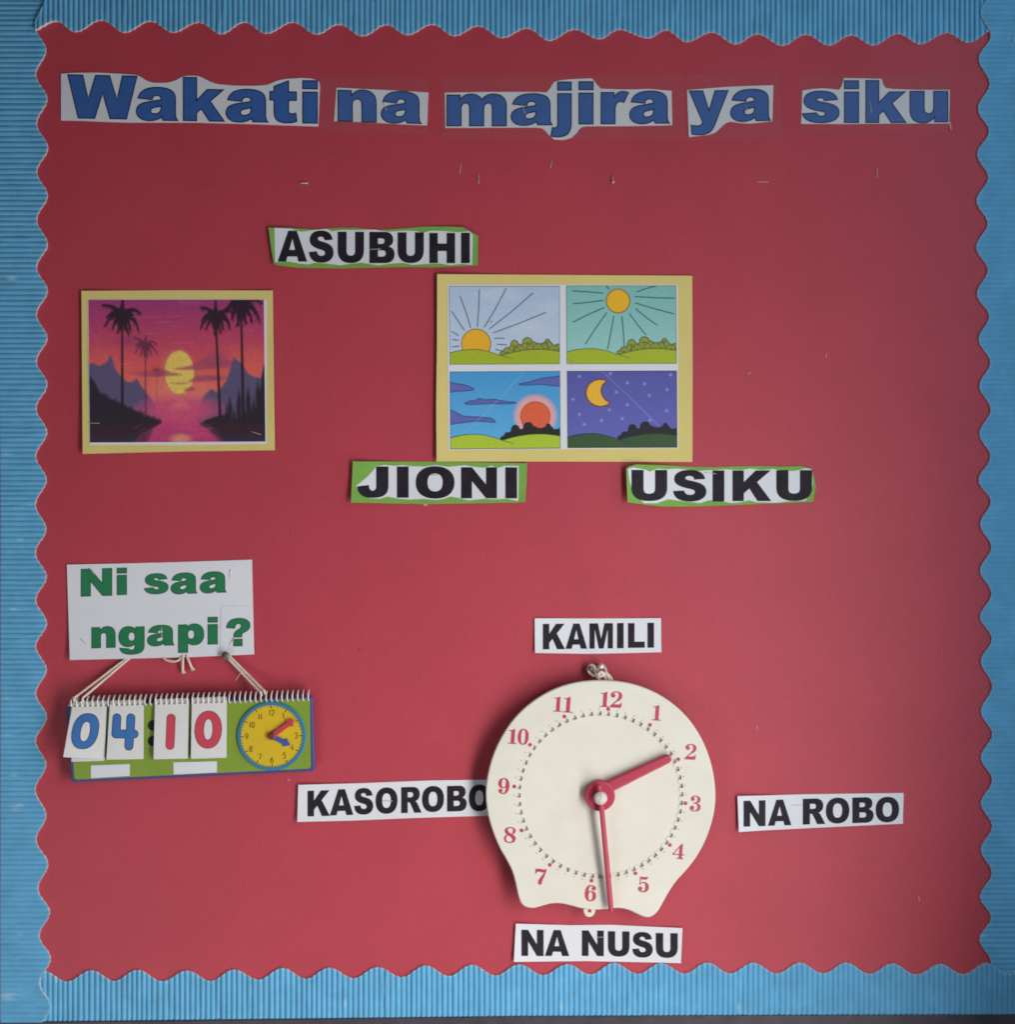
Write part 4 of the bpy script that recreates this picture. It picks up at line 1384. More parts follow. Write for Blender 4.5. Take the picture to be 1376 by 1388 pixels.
# water
a.poly([(90, 1020), (400, 1015), (520, 960), (470, 1070), (90, 1070)], cs(46, 34, 58), .8, soft=5)
a.poly([(1260, 1020), (980, 1015), (850, 955), (960, 1070), (1260, 1070)], cs(46, 34, 58), .8, soft=5)
a.disc(695, 1040, 60, cs(206, 130, 96), .75, ry=30, soft=30)
for k in range(26):
    y = r0.uniform(930, 1060)
    x = r0.uniform(520, 860)
    a.line([(x, y), (x + r0.uniform(20, 90), y + r0.uniform(-3, 3))], 4, cs(206, 80, 120) if k % 2 else cs(134, 36, 84), .5)
for k in range(9):
    x = r0.choice((r0.uniform(380, 520), r0.uniform(870, 960)))
    y = r0.uniform(960, 1020)
    a.line([(x, y), (x + 60 * (1 if x < 600 else -1), y - 28)], 4, cs(120, 70, 90), .4)


def palm(cx, cy, R, tx, ty, w, col, al, seed, top=False):
    """leaning trunk and a crown of drooping feathered fronds; R = crown radius"""
    rr = random.Random(seed)
    a.line(catmull([(cx, cy), ((cx + tx) / 2, (cy + ty) / 2), (tx, ty)], 6), w * .7, col, al, w * 1.25)
    fr = [(-1.0, -.62, -.55, -.62), (-.98, .62, -.62, -.12), (-.5, .8, -.42, .2), (1.08, -.12, .6, -.55), (.95, .75, .72, -.05), (.45, .85, .4, .2), (.12, -1.0, -.02, -.5), (-.15, 1.0, -.1, .4), (.2, 1.0, .12, .4), (-.75, .1, -.45, -.35), (.8, .3, .5, -.3)]
    for k, (ex, ey, mx_, my) in enumerate(fr):
        ex += rr.uniform(-.12, .12)
        ey += rr.uniform(-.1, .1)
        P = []
        for q in range(11):
            t = q / 10
            P.append((cx + R * (2 * t * (1 - t) * mx_ + t * t * ex), cy + R * (2 * t * (1 - t) * my + t * t * ey)))
        a.line(P, R * .36, col, al, R * .07)
        for q in range(2, 11):
            p = P[q]
            for _ in range(2):
                a.line([p, (p[0] + rr.uniform(-.16, .16) * R, p[1] + R * rr.uniform(.08, .30))], R * .12, col, al * .7, R * .02)
    a.disc(cx, cy + R * .2, R * .3, col, al, ry=R * .6, soft=12)


palm(540, 590, 38, 540, 800, 8, cs(134, 50, 70), .45, 8)
palm(468, 425, 72, 466, 890, 13, cs(92, 36, 62), .75, 4)
palm(318, 230, 118, 312, 930, 17, cs(40, 22, 34), 1, 1)
palm(932, 238, 108, 955, 900, 17, cs(44, 22, 36), 1, 2)
palm(1100, 165, 128, 1108, 950, 18, cs(40, 20, 34), 1, 3)
for xa, xb, y in ((380, 570, 240), (600, 712, 238), (700, 845, 156), (640, 790, 411), (690, 830, 143), (460, 580, 350), (1110, 1180, 330), (310, 390, 546), (540, 640, 275), (640, 700, 300)):
    a.line([(xa, y + 3), (xb, y - 1)], 2.6, cs(205, 110, 150), .5)
a.line([(97, 330), (180, 410)], 2.5, cs(200, 110, 150), .45)
for k in range(3):
    a.c[..., k] = blur(a.c[..., k], 1.6)
a.c = a.c * 0.90 + a.c.mean(axis=2, keepdims=True) * 0.08 + 0.006
a.grain(0.04, 9)
print_sheet('picture_print', zs([(95, 128), (1244, 128), (1254, 1055), (105, 1062)]), a.out(), lambda x, y: ws_(x, y) + 0.0002, ps)

# ------------------------------------------------------------------ the cream teaching clock
CFH = 0.0255                      # front face height above the board
zc = lambda p: zpts(p, 640, 890, 3.7514)
clock = thing('teaching_clock', 814, 1222, 'cream plastic teaching clock with red numerals and red hands', 'clock')
co_ = catmull(zc([(653, 120), (750, 126), (845, 147), (935, 184), (1017, 236), (1090, 303), (1150, 385), (1196, 480), (1226, 585), (1238, 690), (1233, 780), (1214, 860), (1182, 945), (1140, 1020),
                  (1090, 1085), (1040, 1140), (1000, 1198), (968, 1255), (940, 1300), (905, 1324), (870, 1321), (832, 1304), (790, 1286), (740, 1278), (690, 1283), (625, 1287), (562, 1281), (505, 1266), (455, 1255),
                  (405, 1255), (360, 1266), (312, 1278), (270, 1271), (246, 1248), (232, 1205), (220, 1150), (203, 1090), (173, 1030), (138, 968), (105, 888), (80, 800), (69, 700), (78, 605),
                  (106, 500), (152, 402), (212, 315), (285, 244), (370, 187), (460, 148), (555, 126)]), 4, True)
ccx, ccy, R60 = 640 + 650 / 3.7514, 890 + 702 / 3.7514, 116.6
rot0 = math.radians(5.6)


def pol(r, deg):
    t = math.radians(deg) + rot0 - math.pi / 2
    return (ccx + r * math.cos(t), ccy + r * math.sin(t))


tooth = []
for k in range(60):
    for dd, rr in ((-1.6, 107.6), (-1.5, 113.2), (1.5, 113.2), (1.6, 107.6), (3.0, 107.6)):
        tooth.append(pol(rr, k * 6 + dd))
slab('face_plate', [co_, tooth], CFH, CFH - 0.0045, M_CREAM, clock, bevel=2.0, smooth=True)
slab('inner_disc', [circle(ccx, ccy, 107.9, 120)], CFH - 0.0005, CFH - 0.0024, M_CREAM, clock, bevel=0.8, smooth=True)
slab('back_plate', [offset_loop(co_, 5)], CFH - 0.0034, CFH - 0.0075, M_CREAM, clock)
slab('gear_housing', [circle(ccx, ccy, 70, 48)], CFH - 0.0076, -0.0005, M_CREAM, clock, bevel=3)
ctop = lambda x, y: CFH
for ch, x0, x1, y0, y1 in (('1', 650, 700, 178, 256), ('2', 703, 764, 176, 259), ('1', 414, 460, 202, 280), ('1', 464, 512, 204, 284), ('1', 917, 963, 246, 324), ('2', 1083, 1141, 443, 523), ('3', 1108, 1164, 706, 787),
                           ('4', 1020, 1080, 950, 1028), ('5', 845, 900, 1117, 1197), ('6', 573, 632, 1160, 1243), ('7', 320, 376, 1077, 1159), ('8', 163, 223, 865, 947), ('9', 132, 190, 616, 698),
                           ('1', 183, 230, 367, 443), ('0', 232, 288, 366, 448)):
    (a0, b0), (a1, b1) = zc([(x0, y0), (x1, y1)])
    ink('numeral', glyph_px(ch, a0, a1, b0, b1, 0.06, 0.07), ctop, M_CPRINT, clock, eps=0.00015)
for k in range(12):
    px, py = pol(116.6, k * 30)
    ink('hour_dot', [circle(px, py, 2.7, 14)], ctop, M_CPRINT, clock, eps=0.00015)
md = []
for k in range(60):
    if k % 5:
        px, py = pol(116.4, k * 6)
        v, f = triangulate([circle(px, py, 0.85, 8)])
        md.append(([W(x, y, CFH + 0.00015) for x, y in v], f))
V, F = join(md)
o = mkobj('minute_dots', V, F, M_GREYDOT, clock)
# hanging tabs
tab = zpts([(870, 700), (872, 735), (885, 770), (910, 792), (938, 797), (968, 790), (993, 768), (1005, 735), (1008, 700)], 690, 1150, 8.6)
slab('hanging_tab', [tab, [(798.5 + 2.6 * math.cos(t) + 0.8, 1234.3 + 2.6 * math.sin(t)) for t in np.linspace(0, 2 * math.pi, 14)[:-1]]], CFH - 0.0046, CFH - 0.0078, M_CREAM, clock, bevel=0.6)
# hour hand: hub disc and arm
hc = (ccx + 0.2, ccy + 1.8)
arm0 = zc([(668, 676)])[0]
arm1 = zc([(992, 522)])[0]
hh = slab('hour_hand', [capsule(arm0, arm1, 17.0, 12.5, 10)], CFH + 0.0085, CFH + 0.0042, M_CRED, clock, bevel=2.6, smooth=True)
slab('hub', [circle(hc[0], hc[1], 20.6, 48)], CFH + 0.0098, CFH - 0.0005, M_CRED, hh, bevel=1.6, smooth=True)
# minute hand: slim bar drooping towards its tip, tail lug above the cap
m0 = zc([(655, 722)])[0]
m1 = zc([(708, 1296)])[0]
mt = zc([(645, 655)])[0]


def bar_drop(p0, p1, w0, w1, h0, h1, th, n=14):
    V, F = [], []
    dx, dy = p1[0] - p0[0], p1[1] - p0[1]
    L = math.hypot(dx, dy)
    nx, ny = -dy / L, dx / L
    prof = [(-1, -1), (-1, .25), (-.72, .8), (-.3, 1), (.3, 1), (.72, .8), (1, .25), (1, -1)]
    for i in range(n + 1):
        t = i / n
        w = (w0 + (w1 - w0) * t) / 2
        if i == n:
            w *= .85
        h = h0 + (h1 - h0) * t
        for a_, b_ in prof:
            V.append(W(p0[0] + dx * t + nx * w * a_, p0[1] + dy * t + ny * w * a_, h + th / 2 * b_, h))
    m = len(prof)
    for i in range(n):
        for k in range(m):
            k2 = (k + 1) % m
            F.append((i * m + k, (i + 1) * m + k, (i + 1) * m + k2, i * m + k2))
    F.append(tuple(range(m)))
    F.append(tuple(n * m + k for k in range(m))[::-1])
    return V, F


V, F = join([bar_drop(m0, m1, 6.8, 7.4, CFH + 0.0185, CFH + 0.0095, 0.004), bar_drop(m0, mt, 7.4, 6.0, CFH + 0.0185, CFH + 0.0165, 0.004, 4)])
mh = mkobj('minute_hand', V, F, M_CRED, clock, True)
mh.data.set_sharp_from_angle(angle=math.radians(50))
pc = zpts([(381, 358)], 770, 1040, 8.6)[0]
slab('spindle', [circle(pc[0], pc[1], 7.6, 28)], CFH + 0.0195, CFH - 0.001, M_CRED, clock)
# spindle cap: shallow dome
V, F = [], []
for q in range(7):
    t = q / 6 * math.pi / 2
    rr, hh_ = 9.2 * math.cos(t), CFH + 0.0195 + 0.0042 * math.sin(t)
    for k in range(28):
        an = 2 * math.pi * k / 28
        V.append(W(pc[0] + rr * math.cos(an), pc[1] + rr * math.sin(an), hh_, CFH + 0.020))
for q in range(6):
    for k in range(28):
        k2 = (k + 1) % 28
        F.append((q * 28 + k, (q + 1) * 28 + k, (q + 1) * 28 + k2, q * 28 + k2))
F.append(tuple(range(28)))
mkobj('spindle_cap', V, F, M_RIVET, clock, True)


# ------------------------------------------------------------------ nails
def nail(px, py, r, h, m, label, tip=(0, 0), dome=0.25):
    base = W(px, py, 0)
    top = W(px, py, h)
    d = (top - base).normalized()
    ax = Vector((1, 0, 0))
    bz = d.cross(ax).normalized()
    ax = bz.cross(d).normalized()
    R = r * U
    prof = [(R * .38, -0.008), (R * .38, h * .82), (R * .95, h * .86), (R, h * .93), (R * .85, h * .98), (R * .45, h + R * dome), (0.0002, h + R * dome * 1.2)]
    V, F = [], []
    n = 20
    o0 = W(px, py, h)
    for rr, hh_ in prof:
        for k in range(n):
            a_ = 2 * math.pi * k / n
            p = o0 + Vector((math.cos(a_) * rr, 0, math.sin(a_) * rr))
            p.y = -hh_
            V.append(p)
    for q in range(len(prof) - 1):
        for k in range(n):
            k2 = (k + 1) % n
            F.append((q * n + k, q * n + k2, (q + 1) * n + k2, (q + 1) * n + k))
    o = mkobj('nail', V, F, m, None, True)
    o.data.set_sharp_from_angle(angle=math.radians(40))
    setp(o, label, 'nail')
    return o


nail(305.9, 889.2, 5.9, 0.0105, M_NAIL, 'dull round-headed nail holding the cord under the question mark')
nail(801.1, 906.5, 4.0, 0.013, M_NAIL, 'dull dark nail beside the bright one above the cream clock')
nail(815.0, 903.7, 3.6, 0.0165, M_NAILB, 'shiny bright nail carrying the cream clock')

# cord of the big clock: a loop knotted over the two nails, running behind the plate
zn = lambda x, y: (780 + x / 19.66, 890 + y / 19.66)


def cpath(pts, per=6):
    return catmull([tuple(W(*p[:2], p[2])) for p in pts], per)


parts = []
parts.append(twisted(cpath([(*zn(640, 760), .0145), (*zn(620, 600), .0165), (*zn(560, 480), .0165), (*zn(590, 330), .0125), (*zn(680, 215), .0105), (*zn(780, 300), .012), (*zn(830, 430), .0155), (*zn(940, 560), .0165), (*zn(1000, 720), .0145)]), 0.0019))
parts.append(twisted(cpath([(*zn(820, 740), .0145), (*zn(800, 560), .0165), (*zn(700, 440), .0175), (*zn(600, 420), .0165), (*zn(520, 400), .0135), (*zn(520, 290), .0115), (*zn(430, 220), .0095), (*zn(345, 300), .0095), (*zn(370, 420), .0115), (*zn(480, 500), .0145), (*zn(620, 480), .0175), (*zn(730, 420), .0175)]), 0.0018))
parts.append(twisted(cpath([(*zn(600, 450), .018), (*zn(680, 400), .0195), (*zn(740, 460), .0185), (*zn(680, 530), .0185), (*zn(600, 500), .018)]), 0.0018))
parts.append(twisted(cpath([(*zn(740, 430), .0175), (*zn(850, 480), .0175), (*zn(900, 610), .0165), (*zn(910, 740), .0145)]), 0.0018))
V, F = join(parts)
setp(mkobj('hanging_cord', V, F, M_CORD, None, True), 'knotted off-white cotton cord looped over nails at the top of the cream clock', 'cord')

# ------------------------------------------------------------------ the flip-card clock
flip = thing('flip_clock', 258, 1054, 'flip-card learning clock showing 04 10 on a blue and green board with yellow dial', 'flip clock')


def rounded(quad, r, n=5):
    out = []
    m = len(quad)
    for i in range(m):
        p0, p1, p2 = quad[i - 1], quad[i], quad[(i + 1) % m]
        d0 = math.hypot(p0[0] - p1[0], p0[1] - p1[1])
        d2 = math.hypot(p2[0] - p1[0], p2[1] - p1[1])
        a_ = (p1[0] + (p0[0] - p1[0]) * r / d0, p1[1] + (p0[1] - p1[1]) * r / d0)
        b_ = (p1[0] + (p2[0] - p1[0]) * r / d2, p1[1] + (p2[1] - p1[1]) * r / d2)
        for k in range(n + 1):
            t = k / n
            out.append(((1 - t) ** 2 * a_[0] + 2 * t * (1 - t) * p1[0] + t * t * b_[0], (1 - t) ** 2 * a_[1] + 2 * t * (1 - t) * p1[1] + t * t * b_[1]))
    return out


FB = 0.014      # front of the back board; it hangs a little off the notice board on its coil
slab('back_board', [rounded([(88.5, 956.5), (423, 943.5), (426.5, 1045), (97, 1060.5)], 3)], FB, 0.0055, M_CALBLUE, flip, bevel=1.2, smooth=True)
fb = lambda x, y: FB
ink('green_panel', [rounded([(94.5, 958), (420, 946), (421.5, 1041.5), (101, 1056.5)], 4.5)], fb, M_CALGREEN, flip, eps=0.0002)
fg = lambda x, y: FB + 0.0002
z1 = lambda p: zpts(p, 80, 930, 10.675)
z2 = lambda p: zpts(p, 190, 930, 10.675)
z3 = lambda p: zpts(p, 310, 925, 9.914)
sheet('sticker', [z1([(460, 1145), (1025, 1125), (1022, 1295), (462, 1330)])], fg, M_PAPER, flip, thick=0.0003, step=20)
sheet('sticker', [z2([(480, 1100), (1110, 1085), (1108, 1245), (485, 1275)])], fg, M_PAPER, flip, thick=0.0003, step=20)
for zx, zy in ((185, 567), (185, 792)):
    ink('colon_dot', [circle(*z2([(zx, zy)])[0], 7.2, 20)], fg, M_BLACK, flip, eps=0.0002)


def plane_h(quad, hs):
    """bilinear-ish height over a quad tl,tr,br,bl (least squares plane + twist)"""
    A = np.array([[1, x, y, x * y] for x, y in quad])
    s = np.linalg.solve(A, np.array(hs))
    return lambda x, y: float(s[0] + s[1] * x + s[2] * y + s[3] * x * y)


def flip_card(quad, hs, under=None, uh=None):
    if under:
        uf = plane_h(under, uh)
        for k in range(3):
            u2 = [(x - 0.25 * k, y + 0.2 * k) for x, y in under]
            sheet('card', [rounded(u2, 1.2, 2)], lambda x, y, k=k: uf(x, y) - 0.0005 * k - 0.0001, M_CARD, flip, thick=0.0004, step=12)
    hf = plane_h(quad, hs)
    c = sheet('card', [rounded(quad, 1.2, 2)], hf, M_CARD, flip, thick=0.0004, step=10)
    return c, (lambda x, y: hf(x, y) + 0.0004)


B = FB + 0.0021
u0 = [(99, 951.5), (144.4, 950), (141.8, 1030.8), (97, 1031.8)]
c0, h0 = flip_card([(99, 951), (144.8, 949.5), (141.6, 1028.5), (85.6, 1026)], [B + .0008, B + .0008, B + .002, B + .013], u0, [B, B, B, B + .001])
u1 = [(149.8, 950), (195, 948.5), (194.6, 1028.3), (144.8, 1029.2)]
c1, h1 = flip_card([(149.4, 949.5), (195, 948), (194.7, 1028.6), (144.2, 1028.8)], [B + .0008, B + .0008, B + .0022, B + .0052], u1, [B, B, B, B + .001])
u2_ = [(210.5, 948), (256, 946.2), (255, 1027.6), (208.6, 1028.6)]
c2, h2 = flip_card([(210.3, 947.5), (256, 946), (254.6, 1028), (208.2, 1028.8)], [B + .0008, B + .0008, B + .002, B + .0038], u2_, [B, B, B, B + .001])
u3 = [(260.5, 946.2), (307.3, 944.5), (307, 1026.4), (259.2, 1028)]
c3, h3 = flip_card([(260.3, 945.8), (307.5, 944), (307.2, 1026.3), (258.8, 1027.8)], [B + .0008, B + .0008, B + .002, B + .0038], u3, [B, B, B, B + .001])


def skew_ellipse(cx, cy, rx, ry, sk, n=44, p=2.3):
    out = []
    for k in range(n):
        a_ = 2 * math.pi * k / n
        c_, s_ = math.cos(a_), math.sin(a_)
        x = rx * math.copysign(abs(c_) ** (2 / p), c_)
        y = ry * math.copysign(abs(s_) ** (2 / p), s_)
        out.append((cx + x - sk * y, cy + y))
    return out


lo = z1(skew_ellipse(380, 650, 190, 255, 0.17))
li = z1(skew_ellipse(380, 655, 70, 146, 0.17))
d = ink('digit', [lo, li], h0, M_DIGB, c0, step=9)
ro = z2(skew_ellipse(985, 628, 194, 270, 0.03, p=2.15))
ri = z2(skew_ellipse(985, 625, 66, 153, 0.03, p=2.15))
d2 = ink('digit', [ro, ri], h3, M_DIGR, c3, step=9)
outline_mesh('digit_outline', [lo, li], h0, 0.9, M_NAVY, c0, 0.0002)
outline_mesh('digit_outline', [ro, ri], h3, 0.8, M_HUB, c3, 0.0002)
# digit 1
one = z2(capsule((448, 462), (432, 855), 120, 120, 12))
ink('digit', [one], h2, M_DIGR, c2, step=9)
outline_mesh('digit_outline', [one], h2, 0.8, M_HUB, c2, 0.0002)
# digit 4, one outline


def arc(cx, cy, r, a0, a1, n=8):
    return [(cx + r * math.cos(math.radians(a_)), cy + r * math.sin(math.radians(a_))) for a_ in np.linspace(a0, a1, n)]


four = arc(838, 455, 58, 180, 360) + [(888, 632), (976, 632)] + arc(1040, 457, 59, 180, 360) + [(1090, 632)] + arc(1090, 690, 57, -90, 90) + [(1078, 750)] + arc(1012, 866, 60, 0, 180) + [(958, 750)] + arc(822, 690, 58, 90, 180)
four = z1(four)
ink('digit', [four], h1, M_DIGB, c1, step=9)
outline_mesh('digit_outline', [four], h1, 0.9, M_NAVY, c1, 0.0002)

# spiral binding
NT = 45
path = []
for i in range(NT * 14 + 8):
    th = 2 * math.pi * i / 14
    t = i / (NT * 14)
    ax = 97.2 + 320 * t
    ay = 951.3 + (942.0 - 951.3) * t
    x = ax + 1.4 * math.cos(th)
    # front side runs from top (th=0) to bottom (th=pi)
    path.append(W(x, ay - 7.3 * math.cos(th), 0.0118 + 0.0082 * math.sin(th), 0.0125))
V, F = tube_geo(path, 0.00088, 6)
mkobj('spiral_binding', V, F, M_COIL, flip, True)
# dark punched slots in cards and board where the coil passes
V, F = [], []
slots = []
for (q, hfun) in (((99, 145), h0), ((149.6, 195), h1), ((210.4, 256), h2), ((260.3, 307.4), h3), ((146, 149), fg), ((196, 209), fg), ((308, 419), fg)):
    t = q[0] + 2.2
    k0 = math.ceil((q[0] + 1.5 - 97.2 - 3.6) / (320 / NT))
    while True:
        x = 97.2 + 3.6 + k0 * (320 / NT)
        if x > q[1] - 1.5:
            break
        y = 951.3 + (942.0 - 951.3) * (x - 97.2) / 320 + 6.0
        slots.append((circle(x + .2, y, 1.7, 10, 1.5), hfun))
        k0 += 1
for l, hfun in slots:
    v, f = triangulate([l])
    b = len(V)
    V += [W(x, y, hfun(x, y) + 0.0002) for x, y in v]
    F += [tuple(i + b for i in t) for t in f]
mkobj('punched_holes', V, F, M_GREYDOT, flip)

# dial
dcx, dcy = z3([(576, 721)])[0]
ring = slab('dial_ring', [circle(dcx, dcy, 46.9, 72), circle(dcx, dcy, 41.8, 72)], FB + 0.0024, FB, M_TEAL, flip, bevel=1.0, smooth=True)
dial = slab('dial', [circle(dcx, dcy, 42.0, 64)], FB + 0.0018, FB, M_YELLOWC, flip)
hd = lambda x, y: FB + 0.0018
V, F = [], []
for k in range(60):
    an = math.radians(k * 6 - 1.0) - math.pi / 2
    maj = k % 5 == 0
    r0_, r1_, w = (37.6, 41.6, 1.5) if maj else (39.6, 41.4, 0.75)
    v, f = strokes_mesh([[(dcx + r0_ * math.cos(an), dcy + r0_ * math.sin(an)), (dcx + r1_ * math.cos(an), dcy + r1_ * math.sin(an))]], w, hd, 0.00015)
    b = len(V)
    V += v
    F += [tuple(i + b for i in t) for t in f]
mkobj('minute_marks', V, F, M_BROWN, dial)
E = lambda cx, cy, rx, ry, a0, a1, n=12: [(cx + rx * math.cos(math.radians(t)), cy + ry * math.sin(math.radians(t))) for t in np.linspace(a0, a1, n)]
THIN = {   # unit box 0..1 wide, 0 top .. 1 bottom
    '0': [E(.5, .5, .42, .5, 0, 360, 20)], '1': [[(.5, 0), (.5, 1)]],
    '2': [E(.48, .3, .4, .3, -170, 35, 10) + [(.08, 1), (.95, 1)]],
    '3': [E(.45, .27, .36, .27, -150, 90, 10), E(.45, .75, .42, .26, -90, 150, 10)],
    '4': [[(.95, .72), (.05, .72), (.65, 0), (.65, 1)]],
    '5': [[(.9, 0), (.25, 0), (.18, .45)] + E(.45, .68, .45, .32, -120, 130, 12)],
    '6': [[(.68, 0), (.3, .35), (.1, .62)] + E(.5, .68, .4, .32, 180, 540, 18)],
    '7': [[(.05, 0), (.92, 0), (.35, 1)]],
    '8': [E(.5, .26, .34, .26, 0, 360, 16), E(.5, .75, .42, .26, 0, 360, 16)],
    '9': [E(.5, .32, .4, .32, 0, 360, 18), [(.9, .38), (.7, .65), (.35, 1)]],
}
for num, zx, zy in (('12', 578, 405), ('1', 737, 440), ('2', 852, 545), ('3', 907, 712), ('4', 852, 868), ('5', 748, 978), ('6', 580, 1038), ('7', 422, 995), ('8', 298, 890), ('9', 243, 722), ('10', 312, 568), ('11', 423, 458)):
    px, py = z3([(zx, zy)])[0]
    ws = {'1': 2.4}
    tot = sum(ws.get(c, 4.3) for c in num) + 0.7 * (len(num) - 1)
    x = px - tot / 2
    st = []
    for c in num:
        w = ws.get(c, 4.3)
        for s in THIN[c]:
            st.append([(x + p[0] * w, py - 3.7 + p[1] * 7.4) for p in s])
        x += w + 0.7
    V, F = strokes_mesh(st, 1.15, hd, 0.00015)
    mkobj('dial_numeral', V, F, M_BROWN, dial)


def arrow(p0, p1, w, head_l, head_w):
    dx, dy = p1[0] - p0[0], p1[1] - p0[1]
    L = math.hypot(dx, dy)
    ux, uy = dx / L, dy / L
    nx, ny = -uy, ux
    P = lambda s, t: (p0[0] + ux * s + nx * t, p0[1] + uy * s + ny * t)
    pts = [P(0, w / 2), P(L - head_l, w / 2), P(L - head_l - .4, head_w / 2), P(L - head_l + 1.2, head_w / 2), P(L - 1, .9), P(L, 0), P(L - 1, -.9), P(L - head_l + 1.2, -head_w / 2), P(L - head_l - .4, -head_w / 2), P(L - head_l, -w / 2), P(0, -w / 2)]
    return pts


hubp = z3([(575, 722)])[0]
slab('hour_hand', [arrow(hubp, z3([(828, 842)])[0], 6.4, 8.5, 11)], FB + 0.0036, FB + 0.0026, M_BHAND, dial, bevel=0.4)
slab('minute_hand', [arrow(hubp, z3([(878, 500)])[0], 7.0, 8.5, 12)], FB + 0.0052, FB + 0.0041, M_PINK, dial, bevel=0.5)
slab('hub', [circle(hubp[0], hubp[1], 5.4, 24)], FB + 0.0064, FB + 0.001, M_HUB, dial, bevel=2.0, smooth=True)

# cord of the flip clock: doubled, over the nail, ends tied behind the card
parts = []
for (xa, ya, xb, yb, xc, yc, xd, yd) in ((100.5, 946, 167, 895.5, 308.5, 891.5, 353, 938), (112, 946, 172.5, 894.5, 311.5, 889.5, 358, 936)):
    hx = 0.0018
    pts = [(xa + 1.5, ya + 6, .0175), (xa, ya, .0205), (xa + (xb - xa) * .12, ya + (yb - ya) * .12, .0165), (xa + (xb - xa) * .5, ya + (yb - ya) * .5, .007), (xb, yb, .0028), (190, 884, hx), (250, 878, hx), (296, 883, hx + .0006), (xc - 5, yc - 4.5, .0045), (xc + 1.5, yc + 1.5, .0055),
           (xc + (xd - xc) * .5, yc + (yd - yc) * .5, .0085), (xc + (xd - xc) * .9, yc + (yd - yc) * .9, .0155), (xd, yd, .0185), (xd + 1.5, yd + 5, .0175)]
    parts.append(twisted(cpath(pts, 5), 0.00150, 0.0034))
# knot, loop and two frayed tails under the card's edge
parts.append(twisted(cpath([(219, 889, .0025), (226, 894.5, .0048), (236, 896.2, .0052), (243, 894, .005), (247, 888, .003)], 5), 0.00145, 0.0034))
for tx, ty, bx, by in ((248, 886, 247.5, 909.5), (252, 886, 260, 905.5)):
    parts.append(twisted(cpath([(tx, ty, .0025), ((tx * 2 + bx) / 3, (ty * 2 + by) / 3, .0055), ((tx + bx * 2) / 3, (ty + by * 2) / 3, .005), (bx, by, .0035)], 5), 0.0015, 0.0034))
    for k in range(16):
        dx = random.uniform(-4.6, 4.6)
        p0 = (bx + dx * .25, by - 2.5, .0032 + random.uniform(0, .0014))
        p1 = (bx + dx * .7, by + 1.0, .0034 + random.uniform(-.001, .0014))
        p2 = (bx + dx, by + random.uniform(1.5, 4), .0030 + random.uniform(-.0012, .0016))
        parts.append(tube_geo(cpath([p0, p1, p2], 3), 0.0004, 5))
# a stray fibre
parts.append(tube_geo(cpath([(329, 909, .0095), (324, 915, .009), (319.5, 922, .008)], 4), 0.00030, 5))
parts.append(tube_geo(cpath([(99, 953, .016), (96, 954.5, .0165), (92.2, 956.5, .016)], 4), 0.0006, 5))
V, F = join(parts)
setp(mkobj('hanging_cord', V, F, M_CORD, None, True), 'doubled off-white cotton cord hanging the flip-card clock under the question card', 'cord')

# ------------------------------------------------------------------ staples, pins and scraps
stp_mesh = {}


def staple(px, py, length, ang, h, label, group=None, m=M_STEEL, r=0.00030, bow=0.0002):
    """wire staple: crown with two legs going into the board"""
    key = (round(length, 1), round(h, 4), m.name)
    L = length * U / 2
    if key not in stp_mesh:
        pts = [(-L, 0.004 + h, 0), (-L, 0.0003 + 0.0002, 0), (-L * .94, 0, 0), (-L * .5, -bow, 0), (0, -bow * 1.3, 0), (L * .5, -bow, 0), (L * .94, 0, 0), (L, 0.0003, 0), (L, 0.004 + h, 0)]
        V, F = tube_geo(pts, r, 6)
        me = bpy.data.meshes.new('staple')
        me.from_pydata([tuple(v) for v in V], [], F)
        me.materials.append(m)
        me.polygons.foreach_set('use_smooth', [True] * len(me.polygons))
        stp_mesh[key] = me
    o = bpy.data.objects.new('staple', stp_mesh[key])
    o.location = W(px, py, h + r)
    o.rotation_euler = (0, math.radians(ang), 0)
    COL.objects.link(o)
    return setp(o, label, 'staple', group)


for px, py, ln, an, lab in ((624, 229, 13, 96, 'thin upright staple in bare red board below na, higher of two neighbours'),
                            (649, 243, 13, 92, 'thin upright staple in bare red board below majira, lower of two neighbours'),
                            (747, 223, 9, 100, 'short bent staple in the bare red board under the letter j'),
                            (1034, 247, 15, 0, 'staple lying level in the bare red board under the word ya'),
                            (1189, 234, 13, 88, 'upright staple in the bare red board under the word siku'),
                            (1120, 481, 6, 88, 'tiny upright staple in the bare red board beside the four-picture poster'),
                            (1016, 506, 5, -30, 'tiny slanting staple end in the bare red board beside the four-picture poster'),
                            (1026, 986, 4.5, 85, 'tiny staple end in the bare red board above NA ROBO'),
                            (1246, 1218, 6, 80, 'tiny staple end in the bare red board near the side border below NA ROBO')):
    staple(px, py, ln, an, 0.0002, lab, 'old staples left in the red board')


def sign_staple(px, py, ln, an, key, lab, extra=0.0004):
    staple(px, py, ln, an, HF[key](px, py) + extra, lab, 'staples holding the signs')


